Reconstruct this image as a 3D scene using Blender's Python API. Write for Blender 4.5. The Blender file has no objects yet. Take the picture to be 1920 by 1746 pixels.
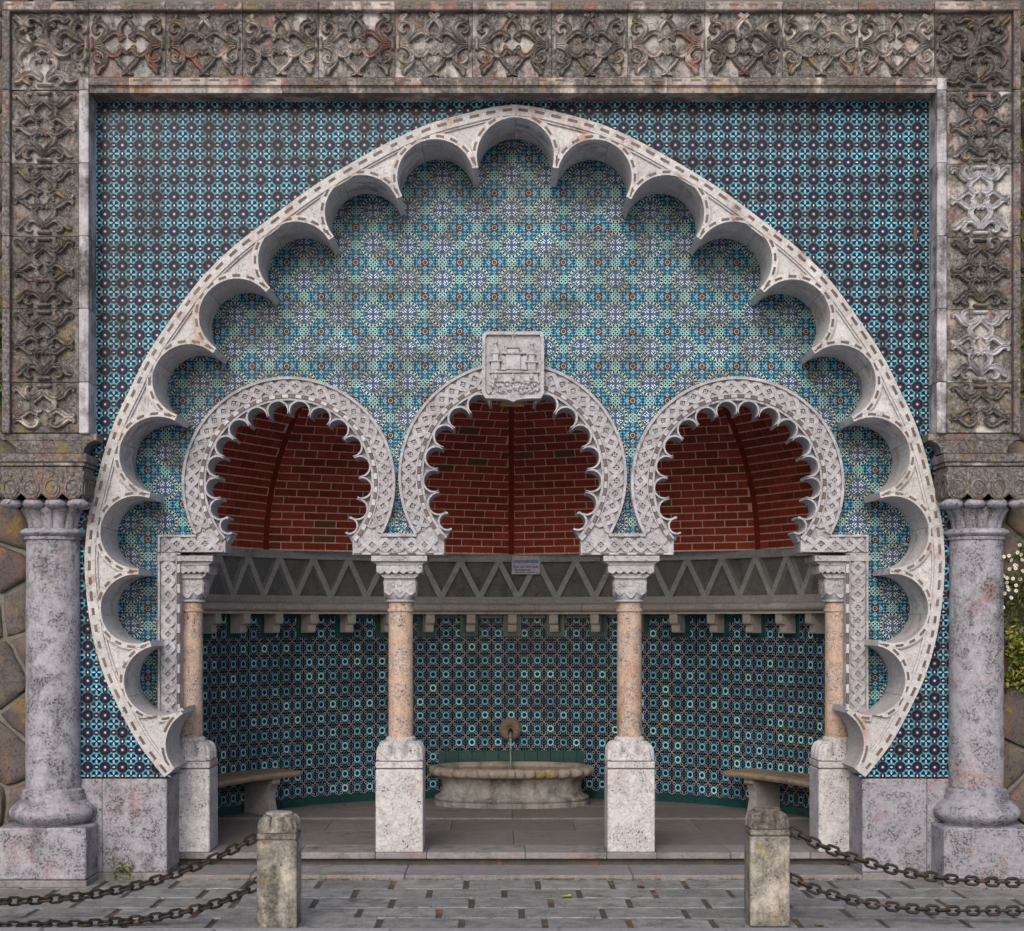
import bpy, math, random
from mathutils import Vector, Matrix, noise as mnoise
from math import sin, cos, pi, sqrt, atan2, radians
R_ = random.Random(7)
# ------------------------------------------------------------------ camera, sky, sun, exposure
D = 13.0                      # metres from the camera to the plane of the tiled wall
PPM = 225.0                   # photograph pixels per metre on that plane
VX, VY = 940.0, 1165.0        # vanishing point of the depth lines
XC, ZC = (940 - 965) / PPM, 2.147
sc = bpy.context.scene
col = sc.collection
cam_d = bpy.data.cameras.new('camera'); cam = bpy.data.objects.new('camera', cam_d); col.objects.link(cam)
cam.location = (XC, -D, ZC); cam.rotation_euler = (radians(90), 0, 0)
cam_d.sensor_fit = 'HORIZONTAL'; cam_d.sensor_width = 36
cam_d.lens = 36 * PPM * D / 1920
cam_d.shift_x = (960 - VX) / 1920; cam_d.shift_y = (VY - 873) / 1920
cam_d.clip_end = 2000
sc.camera = cam
cy_ = sc.cycles; cy_.use_adaptive_sampling = True; cy_.adaptive_threshold = .02; cy_.max_bounces = 6; cy_.diffuse_bounces = 4; cy_.glossy_bounces = 2; cy_.transmission_bounces = 4; cy_.caustics_reflective = False; cy_.caustics_refractive = False
SUN_EL, SUN_AZ = 34.0, 12.0   # degrees; azimuth measured from straight in front of the wall towards the left
wd = bpy.data.worlds.new('World'); sc.world = wd; wd.use_nodes = True
nt = wd.node_tree
sky = nt.nodes.new('ShaderNodeTexSky'); sky.sky_type = 'NISHITA'; sky.sun_disc = False
sky.sun_elevation = radians(SUN_EL); sky.sun_rotation = radians(180 + SUN_AZ)
sky.air_density = 1.0; sky.dust_density = 4.0; sky.ozone_density = 1.0
nt.links.new(sky.outputs[0], nt.nodes['Background'].inputs[0])
nt.nodes['Background'].inputs[1].default_value = 0.15
sun_d = bpy.data.lights.new('sun', 'SUN'); sun = bpy.data.objects.new('sun', sun_d); col.objects.link(sun)
sun_d.energy = .80; sun_d.angle = radians(30); sun_d.color = (1, .98, .955)
_dir = Vector((-sin(radians(SUN_AZ)) * cos(radians(SUN_EL)), -cos(radians(SUN_AZ)) * cos(radians(SUN_EL)), sin(radians(SUN_EL))))
sun.rotation_euler = _dir.to_track_quat('Z', 'Y').to_euler(); sun.location = (-3, -12, 14)
sc.view_settings.view_transform = 'Standard'; sc.view_settings.look = 'None'
sc.view_settings.exposure = 0.40; sc.view_settings.gamma = 1; sc.view_settings.use_curve_mapping = False

def WX(px, Y=0.): return XC + (px - VX) / PPM * (D + Y) / D
def WZ(py, Y=0.): return ZC - (py - VY) / PPM * (D + Y) / D

# ------------------------------------------------------------------ scene graph helpers
WM = {}
def attach(o, parent, wm=None):
    if wm is not None: o.matrix_basis = wm
    WM[o] = o.matrix_basis.copy()
    if parent is not None:
        o.parent = parent; o.matrix_parent_inverse = WM[parent].inverted()
    return o
def tag(o, label=None, cat=None, group=None, kind=None):
    if label: o['label'] = label
    if cat: o['category'] = cat
    if group: o['group'] = group
    if kind: o['kind'] = kind
    return o
def thing(name, loc, label, cat, group=None, kind=None):
    o = bpy.data.objects.new(name, None); o.empty_display_size = .1
    col.objects.link(o); attach(o, None, Matrix.Translation(loc))
    return tag(o, label, cat, group, kind)
def inst(name, mesh, parent, wm):
    o = bpy.data.objects.new(name, mesh); col.objects.link(o)
    return attach(o, parent, wm)

class MB:
    """collects faces and links them as one mesh object"""
    def __init__(s): s.v = []; s.f = []; s.uv = []; s.tv = []
    def face(s, idx, uv=None, tv=0.): s.f.append(tuple(idx)); s.uv.append(uv); s.tv.append(tv)
    def quad(s, a, b, c, d, uv=None, tv=0.):
        n = len(s.v); s.v += [a, b, c, d]; s.face((n, n+1, n+2, n+3), uv, tv)
    def tri(s, a, b, c):
        n = len(s.v); s.v += [a, b, c]; s.face((n, n+1, n+2))
    def box(s, x0, x1, y0, y1, z0, z1, c=.006, T=None):
        c = min(c, (x1-x0)*.4, (y1-y0)*.4, (z1-z0)*.4)
        n = len(s.v); X = (x0, x1); Y = (y0, y1); Z = (z0, z1)
        vs = {}
        for i in (0, 1):
            for j in (0, 1):
                for k in (0, 1):
                    dx = c if i == 0 else -c; dy = c if j == 0 else -c; dz = c if k == 0 else -c
                    for ax, p in ((0, (X[i], Y[j]+dy, Z[k]+dz)), (1, (X[i]+dx, Y[j], Z[k]+dz)), (2, (X[i]+dx, Y[j]+dy, Z[k]))):
                        vs[i, j, k, ax] = len(s.v); s.v.append(T(p) if T else p)
        F = []
        for i in (0, 1):
            q = [vs[i, 0, 0, 0], vs[i, 1, 0, 0], vs[i, 1, 1, 0], vs[i, 0, 1, 0]]; F.append(q if i else q[::-1])
            q = [vs[0, i, 0, 1], vs[1, i, 0, 1], vs[1, i, 1, 1], vs[0, i, 1, 1]]; F.append(q[::-1] if i else q)
            q = [vs[0, 0, i, 2], vs[1, 0, i, 2], vs[1, 1, i, 2], vs[0, 1, i, 2]]; F.append(q if i else q[::-1])
        for i in (0, 1):
            for j in (0, 1):
                q = [vs[i, j, 0, 0], vs[i, j, 1, 0], vs[i, j, 1, 1], vs[i, j, 0, 1]]; F.append(q if i == j else q[::-1])
                q = [vs[i, 0, j, 0], vs[i, 0, j, 2], vs[i, 1, j, 2], vs[i, 1, j, 0]]; F.append(q if i == j else q[::-1])
                q = [vs[0, i, j, 1], vs[0, i, j, 2], vs[1, i, j, 2], vs[1, i, j, 1]]; F.append(q[::-1] if i == j else q)
                for k in (0, 1):
                    t = [vs[i, j, k, 0], vs[i, j, k, 1], vs[i, j, k, 2]]; F.append(t)
        for q in F: s.face(q)
        return s
    def prism(s, poly, y0, y1, ch=0., T=None, back=True):
        """polygon of (x, z), front at y0 (towards the camera), back at y1"""
        n = len(poly); A = sum(poly[i][0]*poly[(i+1) % n][1]-poly[(i+1) % n][0]*poly[i][1] for i in range(n))
        if A < 0: poly = poly[::-1]
        T = T or (lambda p: p)
        base = len(s.v)
        if ch > 0:
            ins = inset(poly, ch)
            rings = [[(x, y0, z) for x, z in ins], [(x, y0+ch, z) for x, z in poly], [(x, y1, z) for x, z in poly]]
        else:
            rings = [[(x, y0, z) for x, z in poly], [(x, y1, z) for x, z in poly]]
        for r in rings: s.v += [T(p) for p in r]
        s.face(tuple(base+i for i in range(n)))
        for k in range(len(rings)-1):
            a = base+k*n; b = a+n
            for i in range(n):
                j = (i+1) % n; s.face((a+i, b+i, b+j, a+j))
        if back:
            e = base+(len(rings)-1)*n; s.face(tuple(e+i for i in range(n))[::-1])
        return s
    def lathe(s, prof, cx, cy, seg=32, a0=0., a1=2*pi, fn=None, cap=True):
        base = len(s.v); closed = abs(a1-a0-2*pi) < 1e-6; m = seg if closed else seg+1
        for r, z in prof:
            for i in range(m):
                a = a0+(a1-a0)*i/seg
                rr, zz = (fn(r, z, a) if fn else (r, z))
                s.v.append((cx+rr*cos(a), cy+rr*sin(a), zz))
        for k in range(len(prof)-1):
            for i in range(seg):
                j = (i+1) % m
                s.face((base+k*m+i, base+k*m+j, base+(k+1)*m+j, base+(k+1)*m+i))
        if cap and closed:
            s.face(tuple(base+(len(prof)-1)*m+i for i in range(m)))
            s.face(tuple(base+i for i in range(m))[::-1])
        return s
    def ribbon(s, A, B, y0, y1, T=None):
        """strip between two polylines of (x, z), raised from y1 to y0"""
        T = T or (lambda p: p); n = len(A); b = len(s.v)
        for P in (A, B):
            for y in (y0, y1): s.v += [T((x, y, z)) for x, z in P]
        a0, a1, b0, b1 = b, b+n, b+2*n, b+3*n
        for i in range(n-1):
            s.face((a0+i, a0+i+1, b0+i+1, b0+i)); s.face((a0+i, a1+i, a1+i+1, a0+i+1)); s.face((b0+i, b0+i+1, b1+i+1, b1+i))
        for i in (0, n-1): s.face((a0+i, b0+i, b1+i, a1+i))
        return s
    def sweep(s, pts, rad, prof, nrm=None, closed=False):
        """profile of (side, up) swept along 3D points; nrm = up vector (None: tube with its own frame)"""
        n = len(pts); m = len(prof); b = len(s.v); ref = Vector((0, 0, 1))
        P = [Vector(p) for p in pts]
        for i in range(n):
            t = (P[(i+1) % n]-P[i-1]) if closed else (P[min(i+1, n-1)]-P[max(i-1, 0)])
            t.normalize()
            up = Vector(nrm) if nrm is not None else (ref-t*ref.dot(t))
            if up.length < 1e-4: up = Vector((1, 0, 0))
            up.normalize(); side = t.cross(up).normalized()
            r = rad(i/(n-1)) if callable(rad) else rad
            for (a, c) in prof: s.v.append(tuple(P[i]+side*a*r+up*c*r))
        cl = nrm is None
        for i in range(n if closed else n-1):
            i2 = (i+1) % n
            for k in range(m if cl else m-1):
                k2 = (k+1) % m
                s.face((b+i*m+k, b+i2*m+k, b+i2*m+k2, b+i*m+k2))
        if not closed:
            s.face(tuple(b+k for k in range(m))); s.face(tuple(b+(n-1)*m+k for k in range(m))[::-1])
        return s
    def mesh(s, name, mat, smooth=None, fix=True):
        me = bpy.data.meshes.new(name); me.from_pydata(s.v, [], s.f)
        if any(u is not None for u in s.uv):
            l = me.uv_layers.new(name='UVMap'); at = me.attributes.new('tv', 'FLOAT', 'FACE')
            for p in me.polygons:
                u = s.uv[p.index]; at.data[p.index].value = s.tv[p.index]
                if u:
                    for k, li in enumerate(p.loop_indices): l.data[li].uv = u[k]
        elif fix:
            import bmesh
            bm = bmesh.new(); bm.from_mesh(me); bmesh.ops.recalc_face_normals(bm, faces=bm.faces); bm.to_mesh(me); bm.free()
        if mat is not None: me.materials.append(mat)
        if smooth is not None:
            me.polygons.foreach_set('use_smooth', [True]*len(me.polygons)); me.set_sharp_from_angle(angle=radians(smooth))
        me.update()
        return me
    def build(s, name, mat, parent=None, smooth=None, wm=None):
        o = bpy.data.objects.new(name, s.mesh(name, mat, smooth)); col.objects.link(o)
        return attach(o, parent, wm or Matrix())

def inset(poly, c):
    n = len(poly); out = []
    for i in range(n):
        a = Vector(poly[i-1]); p = Vector(poly[i]); b = Vector(poly[(i+1) % n])
        d1 = (p-a); d2 = (b-p)
        if d1.length < 1e-9: d1 = d2
        if d2.length < 1e-9: d2 = d1
        d1 = d1.normalized(); d2 = d2.normalized()
        n1 = Vector((-d1.y, d1.x)); n2 = Vector((-d2.y, d2.x))
        m = n1+n2
        if m.length < .3: m = n1
        m = m.normalized(); k = c/max(.45, m.dot(n1))
        out.append((p.x+m.x*k, p.y+m.y*k))
    return out
def catmull(pts, sub=5):
    P = [Vector(p) for p in pts]; out = []
    for i in range(len(P)-1):
        p0 = P[max(i-1, 0)]; p1 = P[i]; p2 = P[i+1]; p3 = P[min(i+2, len(P)-1)]
        for k in range(sub):
            t = k/sub
            out.append(.5*((2*p1)+(p2-p0)*t+(2*p0-5*p1+4*p2-p3)*t*t+(3*p1-p0-3*p2+p3)*t*t*t))
    out.append(P[-1]); return out
def resample(pts, step):
    P = [Vector(p) for p in pts]; L = [0]
    for i in range(1, len(P)): L.append(L[-1]+(P[i]-P[i-1]).length)
    n = max(2, int(L[-1]/step)); out = []; j = 0
    for k in range(n+1):
        d = L[-1]*k/n
        while j < len(L)-2 and L[j+1] < d: j += 1
        t = (d-L[j])/max(1e-9, L[j+1]-L[j]); out.append(P[j].lerp(P[j+1], t))
    return out, L[-1]
# ------------------------------------------------------------------ node expressions
class E:
    def __init__(s, g, x): s.g = g; s.x = x
    def _m(s, op, *o, clamp=False):
        n = s.g.nodes.new('ShaderNodeMath'); n.operation = op; n.use_clamp = clamp
        for i, v in enumerate((s,)+o):
            v = v.x if isinstance(v, E) else v
            if isinstance(v, (int, float)): n.inputs[i].default_value = v
            else: s.g.links.new(v, n.inputs[i])
        return E(s.g, n.outputs[0])
    def __add__(s, o): return s._m('ADD', o)
    __radd__ = __add__
    def __mul__(s, o): return s._m('MULTIPLY', o)
    __rmul__ = __mul__
    def __sub__(s, o): return s._m('SUBTRACT', o)
    def __rsub__(s, o): return (s*-1)+o
    def __truediv__(s, o): return s._m('DIVIDE', o)
    def lt(s, o): return s._m('LESS_THAN', o)
    def gt(s, o): return s._m('GREATER_THAN', o)
    def mn(s, o): return s._m('MINIMUM', o)
    def mx(s, o): return s._m('MAXIMUM', o)
    def abs(s): return s._m('ABSOLUTE')
    def sqrt(s): return s._m('SQRT')
    def sin(s): return s._m('SINE')
    def mod(s, o): return s._m('FLOORED_MODULO', o)
    def atan2(s, o): return s._m('ARCTAN2', o)
    def sat(s): return s._m('ADD', 0., clamp=True)
    def ramp(s, a, b): return s._m('SUBTRACT', a)._m('DIVIDE', b-a, clamp=True)
    def near(s, c, w): return (s-c).abs().lt(w)
def hyp(a, b): return (a*a+b*b).sqrt()
class Mat:
    def __init__(s, name, rough=.8, spec=.3):
        s.m = bpy.data.materials.new(name); s.m.use_nodes = True; s.g = s.m.node_tree
        s.b = s.g.nodes['Principled BSDF']; s.b.inputs['Roughness'].default_value = rough
        s.b.inputs['Specular IOR Level'].default_value = spec
        s.pos = s.g.nodes.new('ShaderNodeNewGeometry').outputs['Position']
    def e(s, sock): return E(s.g, sock)
    def const(s, v):
        n = s.g.nodes.new('ShaderNodeValue'); n.outputs[0].default_value = v; return E(s.g, n.outputs[0])
    def scaled(s, sx, sy, sz, vec=None):
        n = s.g.nodes.new('ShaderNodeVectorMath'); n.operation = 'MULTIPLY'
        s.g.links.new(vec or s.pos, n.inputs[0]); n.inputs[1].default_value = (sx, sy, sz); return n.outputs[0]
    def noise(s, scale, detail=4, rough=.55, vec=None, dist=0.):
        n = s.g.nodes.new('ShaderNodeTexNoise'); n.inputs['Scale'].default_value = scale; n.inputs['Detail'].default_value = detail
        n.inputs['Roughness'].default_value = rough; n.inputs['Distortion'].default_value = dist
        s.g.links.new(vec or s.pos, n.inputs['Vector']); return E(s.g, n.outputs[0])
    def voro(s, scale, feat='F1', vec=None):
        n = s.g.nodes.new('ShaderNodeTexVoronoi'); n.feature = feat; n.inputs['Scale'].default_value = scale
        s.g.links.new(vec or s.pos, n.inputs['Vector']); return E(s.g, n.outputs['Distance'])
    def warp(s, V, scale, amt):
        n = s.g.nodes.new('ShaderNodeTexNoise'); n.inputs['Scale'].default_value = scale; n.inputs['Detail'].default_value = 3
        s.g.links.new(V, n.inputs['Vector'])
        a = s.g.nodes.new('ShaderNodeVectorMath'); a.operation = 'MULTIPLY_ADD'; s.g.links.new(n.outputs['Color'], a.inputs[0])
        a.inputs[1].default_value = (amt, amt, amt); s.g.links.new(V, a.inputs[2]); return a.outputs[0]
    def rnd(s): return E(s.g, s.g.nodes.new('ShaderNodeObjectInfo').outputs['Random'])
    def attr(s, a):
        n = s.g.nodes.new('ShaderNodeAttribute'); n.attribute_name = a; return E(s.g, n.outputs['Fac'])
    def uv(s):
        n = s.g.nodes.new('ShaderNodeSeparateXYZ'); u = s.g.nodes.new('ShaderNodeUVMap'); u.uv_map = 'UVMap'
        s.g.links.new(u.outputs[0], n.inputs[0]); return E(s.g, n.outputs[0]), E(s.g, n.outputs[1])
    def xyz(s):
        n = s.g.nodes.new('ShaderNodeSeparateXYZ'); s.g.links.new(s.pos, n.inputs[0]); return [E(s.g, n.outputs[i]) for i in range(3)]
    def mix(s, f, a, b, mode='MIX'):
        n = s.g.nodes.new('ShaderNodeMix'); n.data_type = 'RGBA'; n.blend_type = mode
        if isinstance(f, E): s.g.links.new(f.x, n.inputs[0])
        else: n.inputs[0].default_value = f
        for i, c in ((6, a), (7, b)):
            if isinstance(c, tuple): n.inputs[i].default_value = (*c[:3], 1)
            else: s.g.links.new(c, n.inputs[i])
        return n.outputs[2]
    def hsv(s, c, h=.5, sat=1., val=1.):
        n = s.g.nodes.new('ShaderNodeHueSaturation')
        for i, x in ((0, h), (1, sat), (2, val)):
            if isinstance(x, E): s.g.links.new(x.x, n.inputs[i])
            else: n.inputs[i].default_value = x
        s.g.links.new(c, n.inputs['Color']); return n.outputs[0]
    def done(s, c, h=None, bump=.3, dist=.01, rough=None):
        if isinstance(c, tuple): s.b.inputs['Base Color'].default_value = (*c, 1)
        else: s.g.links.new(c, s.b.inputs['Base Color'])
        if h is not None:
            n = s.g.nodes.new('ShaderNodeBump'); n.inputs['Strength'].default_value = bump; n.inputs['Distance'].default_value = dist
            s.g.links.new(h.x, n.inputs['Height']); s.g.links.new(n.outputs[0], s.b.inputs['Normal'])
        if rough is not None: s.g.links.new(rough.x, s.b.inputs['Roughness'])
        return s.m

def stone(name, c1, c2, dark=.3, rust=.0, moss=.0, white=.0, crack=.0, red=.0, streak=.5, var=.25, bump=.5, darkc=(.035, .032, .03), pit=.3, sharp=.24, pitlo=.62):
    """weathered limestone: mottled ground, grime in patches and runs, rust, lichen, pits and veins"""
    m = Mat(name, .82, .25)
    rn = m.rnd()
    off = m.g.nodes.new('ShaderNodeVectorMath'); off.operation = 'ADD'; m.g.links.new(m.pos, off.inputs[0])
    cmb = m.g.nodes.new('ShaderNodeCombineXYZ'); m.g.links.new((rn*17.).x, cmb.inputs[0]); m.g.links.new((rn*9.).x, cmb.inputs[2])
    m.g.links.new(cmb.outputs[0], off.inputs[1]); V = off.outputs[0]
    big = m.noise(1.7, 3, .6, V); mid = m.noise(7, 4, .65, V, .4); fine = m.noise(38, 3, .7, V); grain = m.noise(150, 1, .6)
    run = m.noise(1, 3, .6, m.scaled(9, 9, 1.3, V))
    c = m.mix(mid.ramp(.35, .68), c1, c2)
    c = m.mix((fine.ramp(.38, .66))*.6, c, tuple(x*.52 for x in c1))
    c = m.mix((grain.ramp(.52, .68))*.5, c, tuple(min(.85, x*1.5) for x in c2))
    if var: c = m.hsv(c, .5, 1., (rn-.5)*(2*var)+1.)
    if rust:
        f = (m.noise(2.3, 3, .7, m.scaled(1.6, 1.6, .55, V)).ramp(.55, .72)*mid.ramp(.3, .6)*rust)
        c = m.mix(f.sat(), c, (.30, .13, .045))
    if dark:
        f = (big*.55+run*streak*.6+mid*.35+(rn-.5)*.14).ramp(.90-dark*.35-sharp/2, .90-dark*.35+sharp/2)
        c = m.mix((f*(fine.ramp(.2, .6)*.5+.5)*.92).sat(), c, darkc)
    if red:
        f = m.noise(3.1, 3, .65, V, .6).ramp(.56, .70)*fine.ramp(.25, .6)*red
        c = m.mix((f*.8).sat(), c, (.27, .10, .075))
    if crack:
        Vw = m.warp(V, 7, .34); k = (m.voro(7, 'DISTANCE_TO_EDGE', Vw).lt(.022)).mx(m.voro(19, 'DISTANCE_TO_EDGE', Vw).lt(.05)*mid.gt(.47))
        c = m.mix((k*crack).sat(), c, tuple(x*.3 for x in c1))
    pf = m.noise(55, 1, .5, V).ramp(pitlo, pitlo+.06)*mid.ramp(.42, .6)
    if pit: c = m.mix((pf*pit).sat(), c, (.05, .045, .045))
    if moss:
        f = (m.noise(4.2, 4, .7, V).ramp(.57, .66)*fine.ramp(.35, .6)*moss)
        c = m.mix(f.sat(), c, (.22, .16, .02))
    if white:
        f = (m.voro(70, 'F1', V).lt(mid*.55-.06)*mid.gt(.47)*white)
        c = m.mix(f.sat(), c, (.62, .62, .6))
    h = mid*.5+fine*.5+grain*.12-pf*.6
    return m.done(c, h, bump, .012)

S = {}
S['arch'] = stone('pale_limestone', (.485, .475, .48), (.43, .435, .47), dark=.18, rust=.7, red=.45, var=.10, streak=.7, pit=.5, crack=.15)
S['soffit'] = S['arch']
S['arcade'] = stone('grey_limestone', (.42, .42, .465), (.30, .30, .335), dark=.24, rust=.25, red=.2, var=.06, pit=.7, crack=.35)
S['lilac'] = stone('lilac_limestone', (.325, .325, .375), (.225, .225, .265), dark=.20, rust=.25, red=.55, var=.06, streak=.7, pit=.75, bump=.8, crack=.2, pitlo=.54)
S['frame'] = stone('brown_limestone', (.42, .37, .33), (.36, .34, .35), sharp=.12, dark=.90, rust=.8, red=1.1, moss=.6, white=.12, var=.2, crack=.3, streak=.6, pit=.6, bump=.7)
S['frame_side'] = stone('blackened_limestone', (.34, .305, .29), (.34, .33, .355), sharp=.13, dark=1.25, rust=.3, red=.5, moss=.7, white=.25, var=.25, streak=.4, pit=.6, bump=.7)
S['ground'] = stone('panel_ground', (.42, .40, .385), (.41, .415, .45), sharp=.11, dark=.92, rust=.8, red=.7, moss=.35, white=.2, var=.25, streak=.6, pit=.6, bump=.7)
S['jamb'] = stone('jamb_limestone', (.44, .44, .48), (.35, .345, .38), sharp=.16, dark=.40, rust=.5, red=.2, moss=.15, white=.1, var=.15, streak=.9)
S['pillar'] = stone('rose_marble', (.45, .32, .235), (.37, .33, .325), dark=.2, rust=1.0, red=.4, var=.05, streak=.4, pit=1., crack=.5)
S['pedestal'] = stone('veined_marble', (.52, .515, .53), (.40, .395, .42), dark=.20, rust=.4, var=.04, streak=.4, pit=1., bump=.6, crack=.4)
S['bollard'] = stone('stained_limestone', (.42, .39, .34), (.31, .30, .285), dark=.78, rust=.4, moss=.8, var=.06, crack=.4, streak=.8, pit=.9, bump=.7)
S['inlay_dark'] = stone('inlay_stone', (.15, .115, .10), (.12, .11, .115), dark=.25, rust=.3, var=.2)
S['inlay_light'] = stone('inlay_pale', (.42, .42, .46), (.36, .36, .41), dark=.05, var=.15)
S['cement'] = stone('grey_cement', (.40, .425, .445), (.33, .345, .36), dark=.22, rust=.08, moss=.12, var=.03, pit=.2, bump=.3)
S['stained'] = stone('stained_shaded_cement', (.19, .20, .215), (.14, .147, .155), dark=.5, rust=.2, moss=.3, var=.03, pit=.2, bump=.3)  # stains plus recess shade put into the colour of the sunk triangles
S['moulding'] = stone('niche_limestone', (.42, .405, .39), (.34, .335, .335), dark=.25, rust=.2, var=.08)
S['basin'] = stone('basin_limestone', (.30, .295, .285), (.22, .218, .215), dark=.42, rust=.3, moss=.25, var=.05, streak=1., pit=.6)
S['basin_rim'] = stone('mossy_basin_limestone', (.33, .28, .24), (.27, .24, .22), dark=.42, rust=.3, moss=.9, var=.05, streak=.6, pit=.6)
S['bench'] = stone('bench_limestone', (.27, .21, .155), (.21, .18, .15), dark=.4, rust=.5, var=.05)
S['bench_leg'] = stone('bench_leg_limestone', (.26, .25, .25), (.22, .215, .215), dark=.3, var=.05)
S['paving'] = stone('granite_paving', (.27, .268, .27), (.135, .137, .142), dark=.30, rust=.2, var=.16, pit=1., bump=1.)
S['joint'] = stone('joint_mortar', (.085, .08, .072), (.05, .05, .047), dark=.35, rust=1.2, var=0.)
S['step'] = stone('step_limestone', (.23, .225, .235), (.17, .165, .175), dark=.42, red=.6, rust=.2, moss=.15, var=.1, pit=.5)
S['floor'] = stone('floor_limestone', (.17, .16, .16), (.13, .125, .125), dark=.3, red=.3, rust=.15, var=.1, pit=.3)
S['kerb'] = stone('kerb_granite', (.30, .30, .31), (.24, .24, .25), dark=.25, moss=.1, var=.08)
S['rubble'] = stone('rubble_stone', (.115, .092, .08), (.095, .085, .09), dark=.6, rust=.5, moss=.7, red=.5, var=.3, pit=.8, bump=1.)
S['rubble_mortar'] = stone('rubble_mortar', (.17, .16, .15), (.11, .105, .10), dark=.4, moss=.3, var=0.)
S['grout'] = stone('tile_grout', (.40, .38, .38), (.30, .28, .29), dark=.3, var=0.)
S['plaster'] = stone('niche_plaster', (.20, .2, .2), (.16, .16, .16), var=0.)

def simple(name, c, rough=.6, spec=.4, metal=0., var=0., bump=0.):
    m = Mat(name, rough, spec); m.b.inputs['Metallic'].default_value = metal
    n = m.noise(30, 5, .65); cc = m.mix(n.ramp(.3, .7), tuple(x*.7 for x in c), tuple(min(1, x*1.25) for x in c))
    if var: cc = m.hsv(cc, .5, 1., (m.rnd()-.5)*(2*var)+1.)
    return m.done(cc, n, bump, .004) if bump else m.done(cc)
m = Mat('red_brick', .75, .3)
rn = m.rnd(); tvb = m.attr('tv'); r2 = (rn+tvb).mod(1.)
c = m.mix(m.noise(9, 5, .6).ramp(.3, .7), (.30, .045, .028), (.42, .07, .04))
c = m.mix(r2.gt(.975), c, (.14, .072, .03)); c = m.hsv(c, .5, 1., r2*.5+.72)
c = m.mix(m.noise(45, 4, .7).ramp(.5, .75)*.45, c, (.08, .022, .015))
S['brick'] = m.done(c, m.noise(40, 5, .7), .5, .006)
S['mortar'] = simple('pink_mortar', (.82, .58, .52), .9, .1, bump=.4)
S['rib'] = simple('red_rib_cement', (.22, .03, .018), .85, .2, bump=.3)
S['iron'] = stone('rusty_iron', (.022, .021, .023), (.035, .026, .022), dark=.2, rust=.3, var=.15); S['iron'].node_tree.nodes['Principled BSDF'].inputs['Metallic'].default_value = .35
S['iron'].node_tree.nodes['Principled BSDF'].inputs['Roughness'].default_value = .55
S['green_tile'] = simple('dark_green_glaze', (.008, .05, .052), .25, .5, var=.15)
S['spout'] = stone('spout_stone', (.27, .20, .155), (.20, .16, .135), dark=.4, rust=.3, var=0.)
S['sign'] = simple('sign_panel', (.50, .52, .62), .4, .4)
S['ink'] = simple('sign_ink', (.02, .025, .04), .5, .3)
S['sign_blue'] = simple('sign_blue_print', (.16, .26, .55), .45, .4)
S['sign_yellow'] = simple('sign_yellow_print', (.50, .50, .36), .45, .4)
S['leaf'] = simple('leaf_green', (.07, .11, .02), .6, .3, var=.35)
S['leaf_y'] = simple('leaf_yellow_green', (.20, .20, .03), .6, .3, var=.35)
S['leaf_dead'] = simple('fallen_leaf', (.18, .10, .02), .7, .2, var=.4)
S['petal'] = simple('white_petal', (.80, .80, .78), .6, .3)
S['daisy_eye'] = simple('daisy_eye', (.35, .22, .03), .7, .2)
S['stem'] = simple('stem_green', (.05, .07, .02), .7, .2)
S['ochre_board'] = simple('ochre_board', (.28, .19, .06), .8, .2)
S['setts'] = stone('road_setts', (.50, .49, .48), (.44, .435, .43), dark=.05, var=0.)  # street paving kept pale to bounce light up onto the arch soffits
m = Mat('clear_water', .03, .5); m.b.inputs['Transmission Weight'].default_value = .85; m.b.inputs['IOR'].default_value = 1.33
S['stream'] = m.done((.85, .92, .97), m.noise(40, 2, .5, m.scaled(1, 1, .12)), .3, .01)
m = Mat('basin_water', .06, .5); S['water'] = m.done((.035, .035, .012), m.noise(14, 3, .5), .25, .02)

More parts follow.
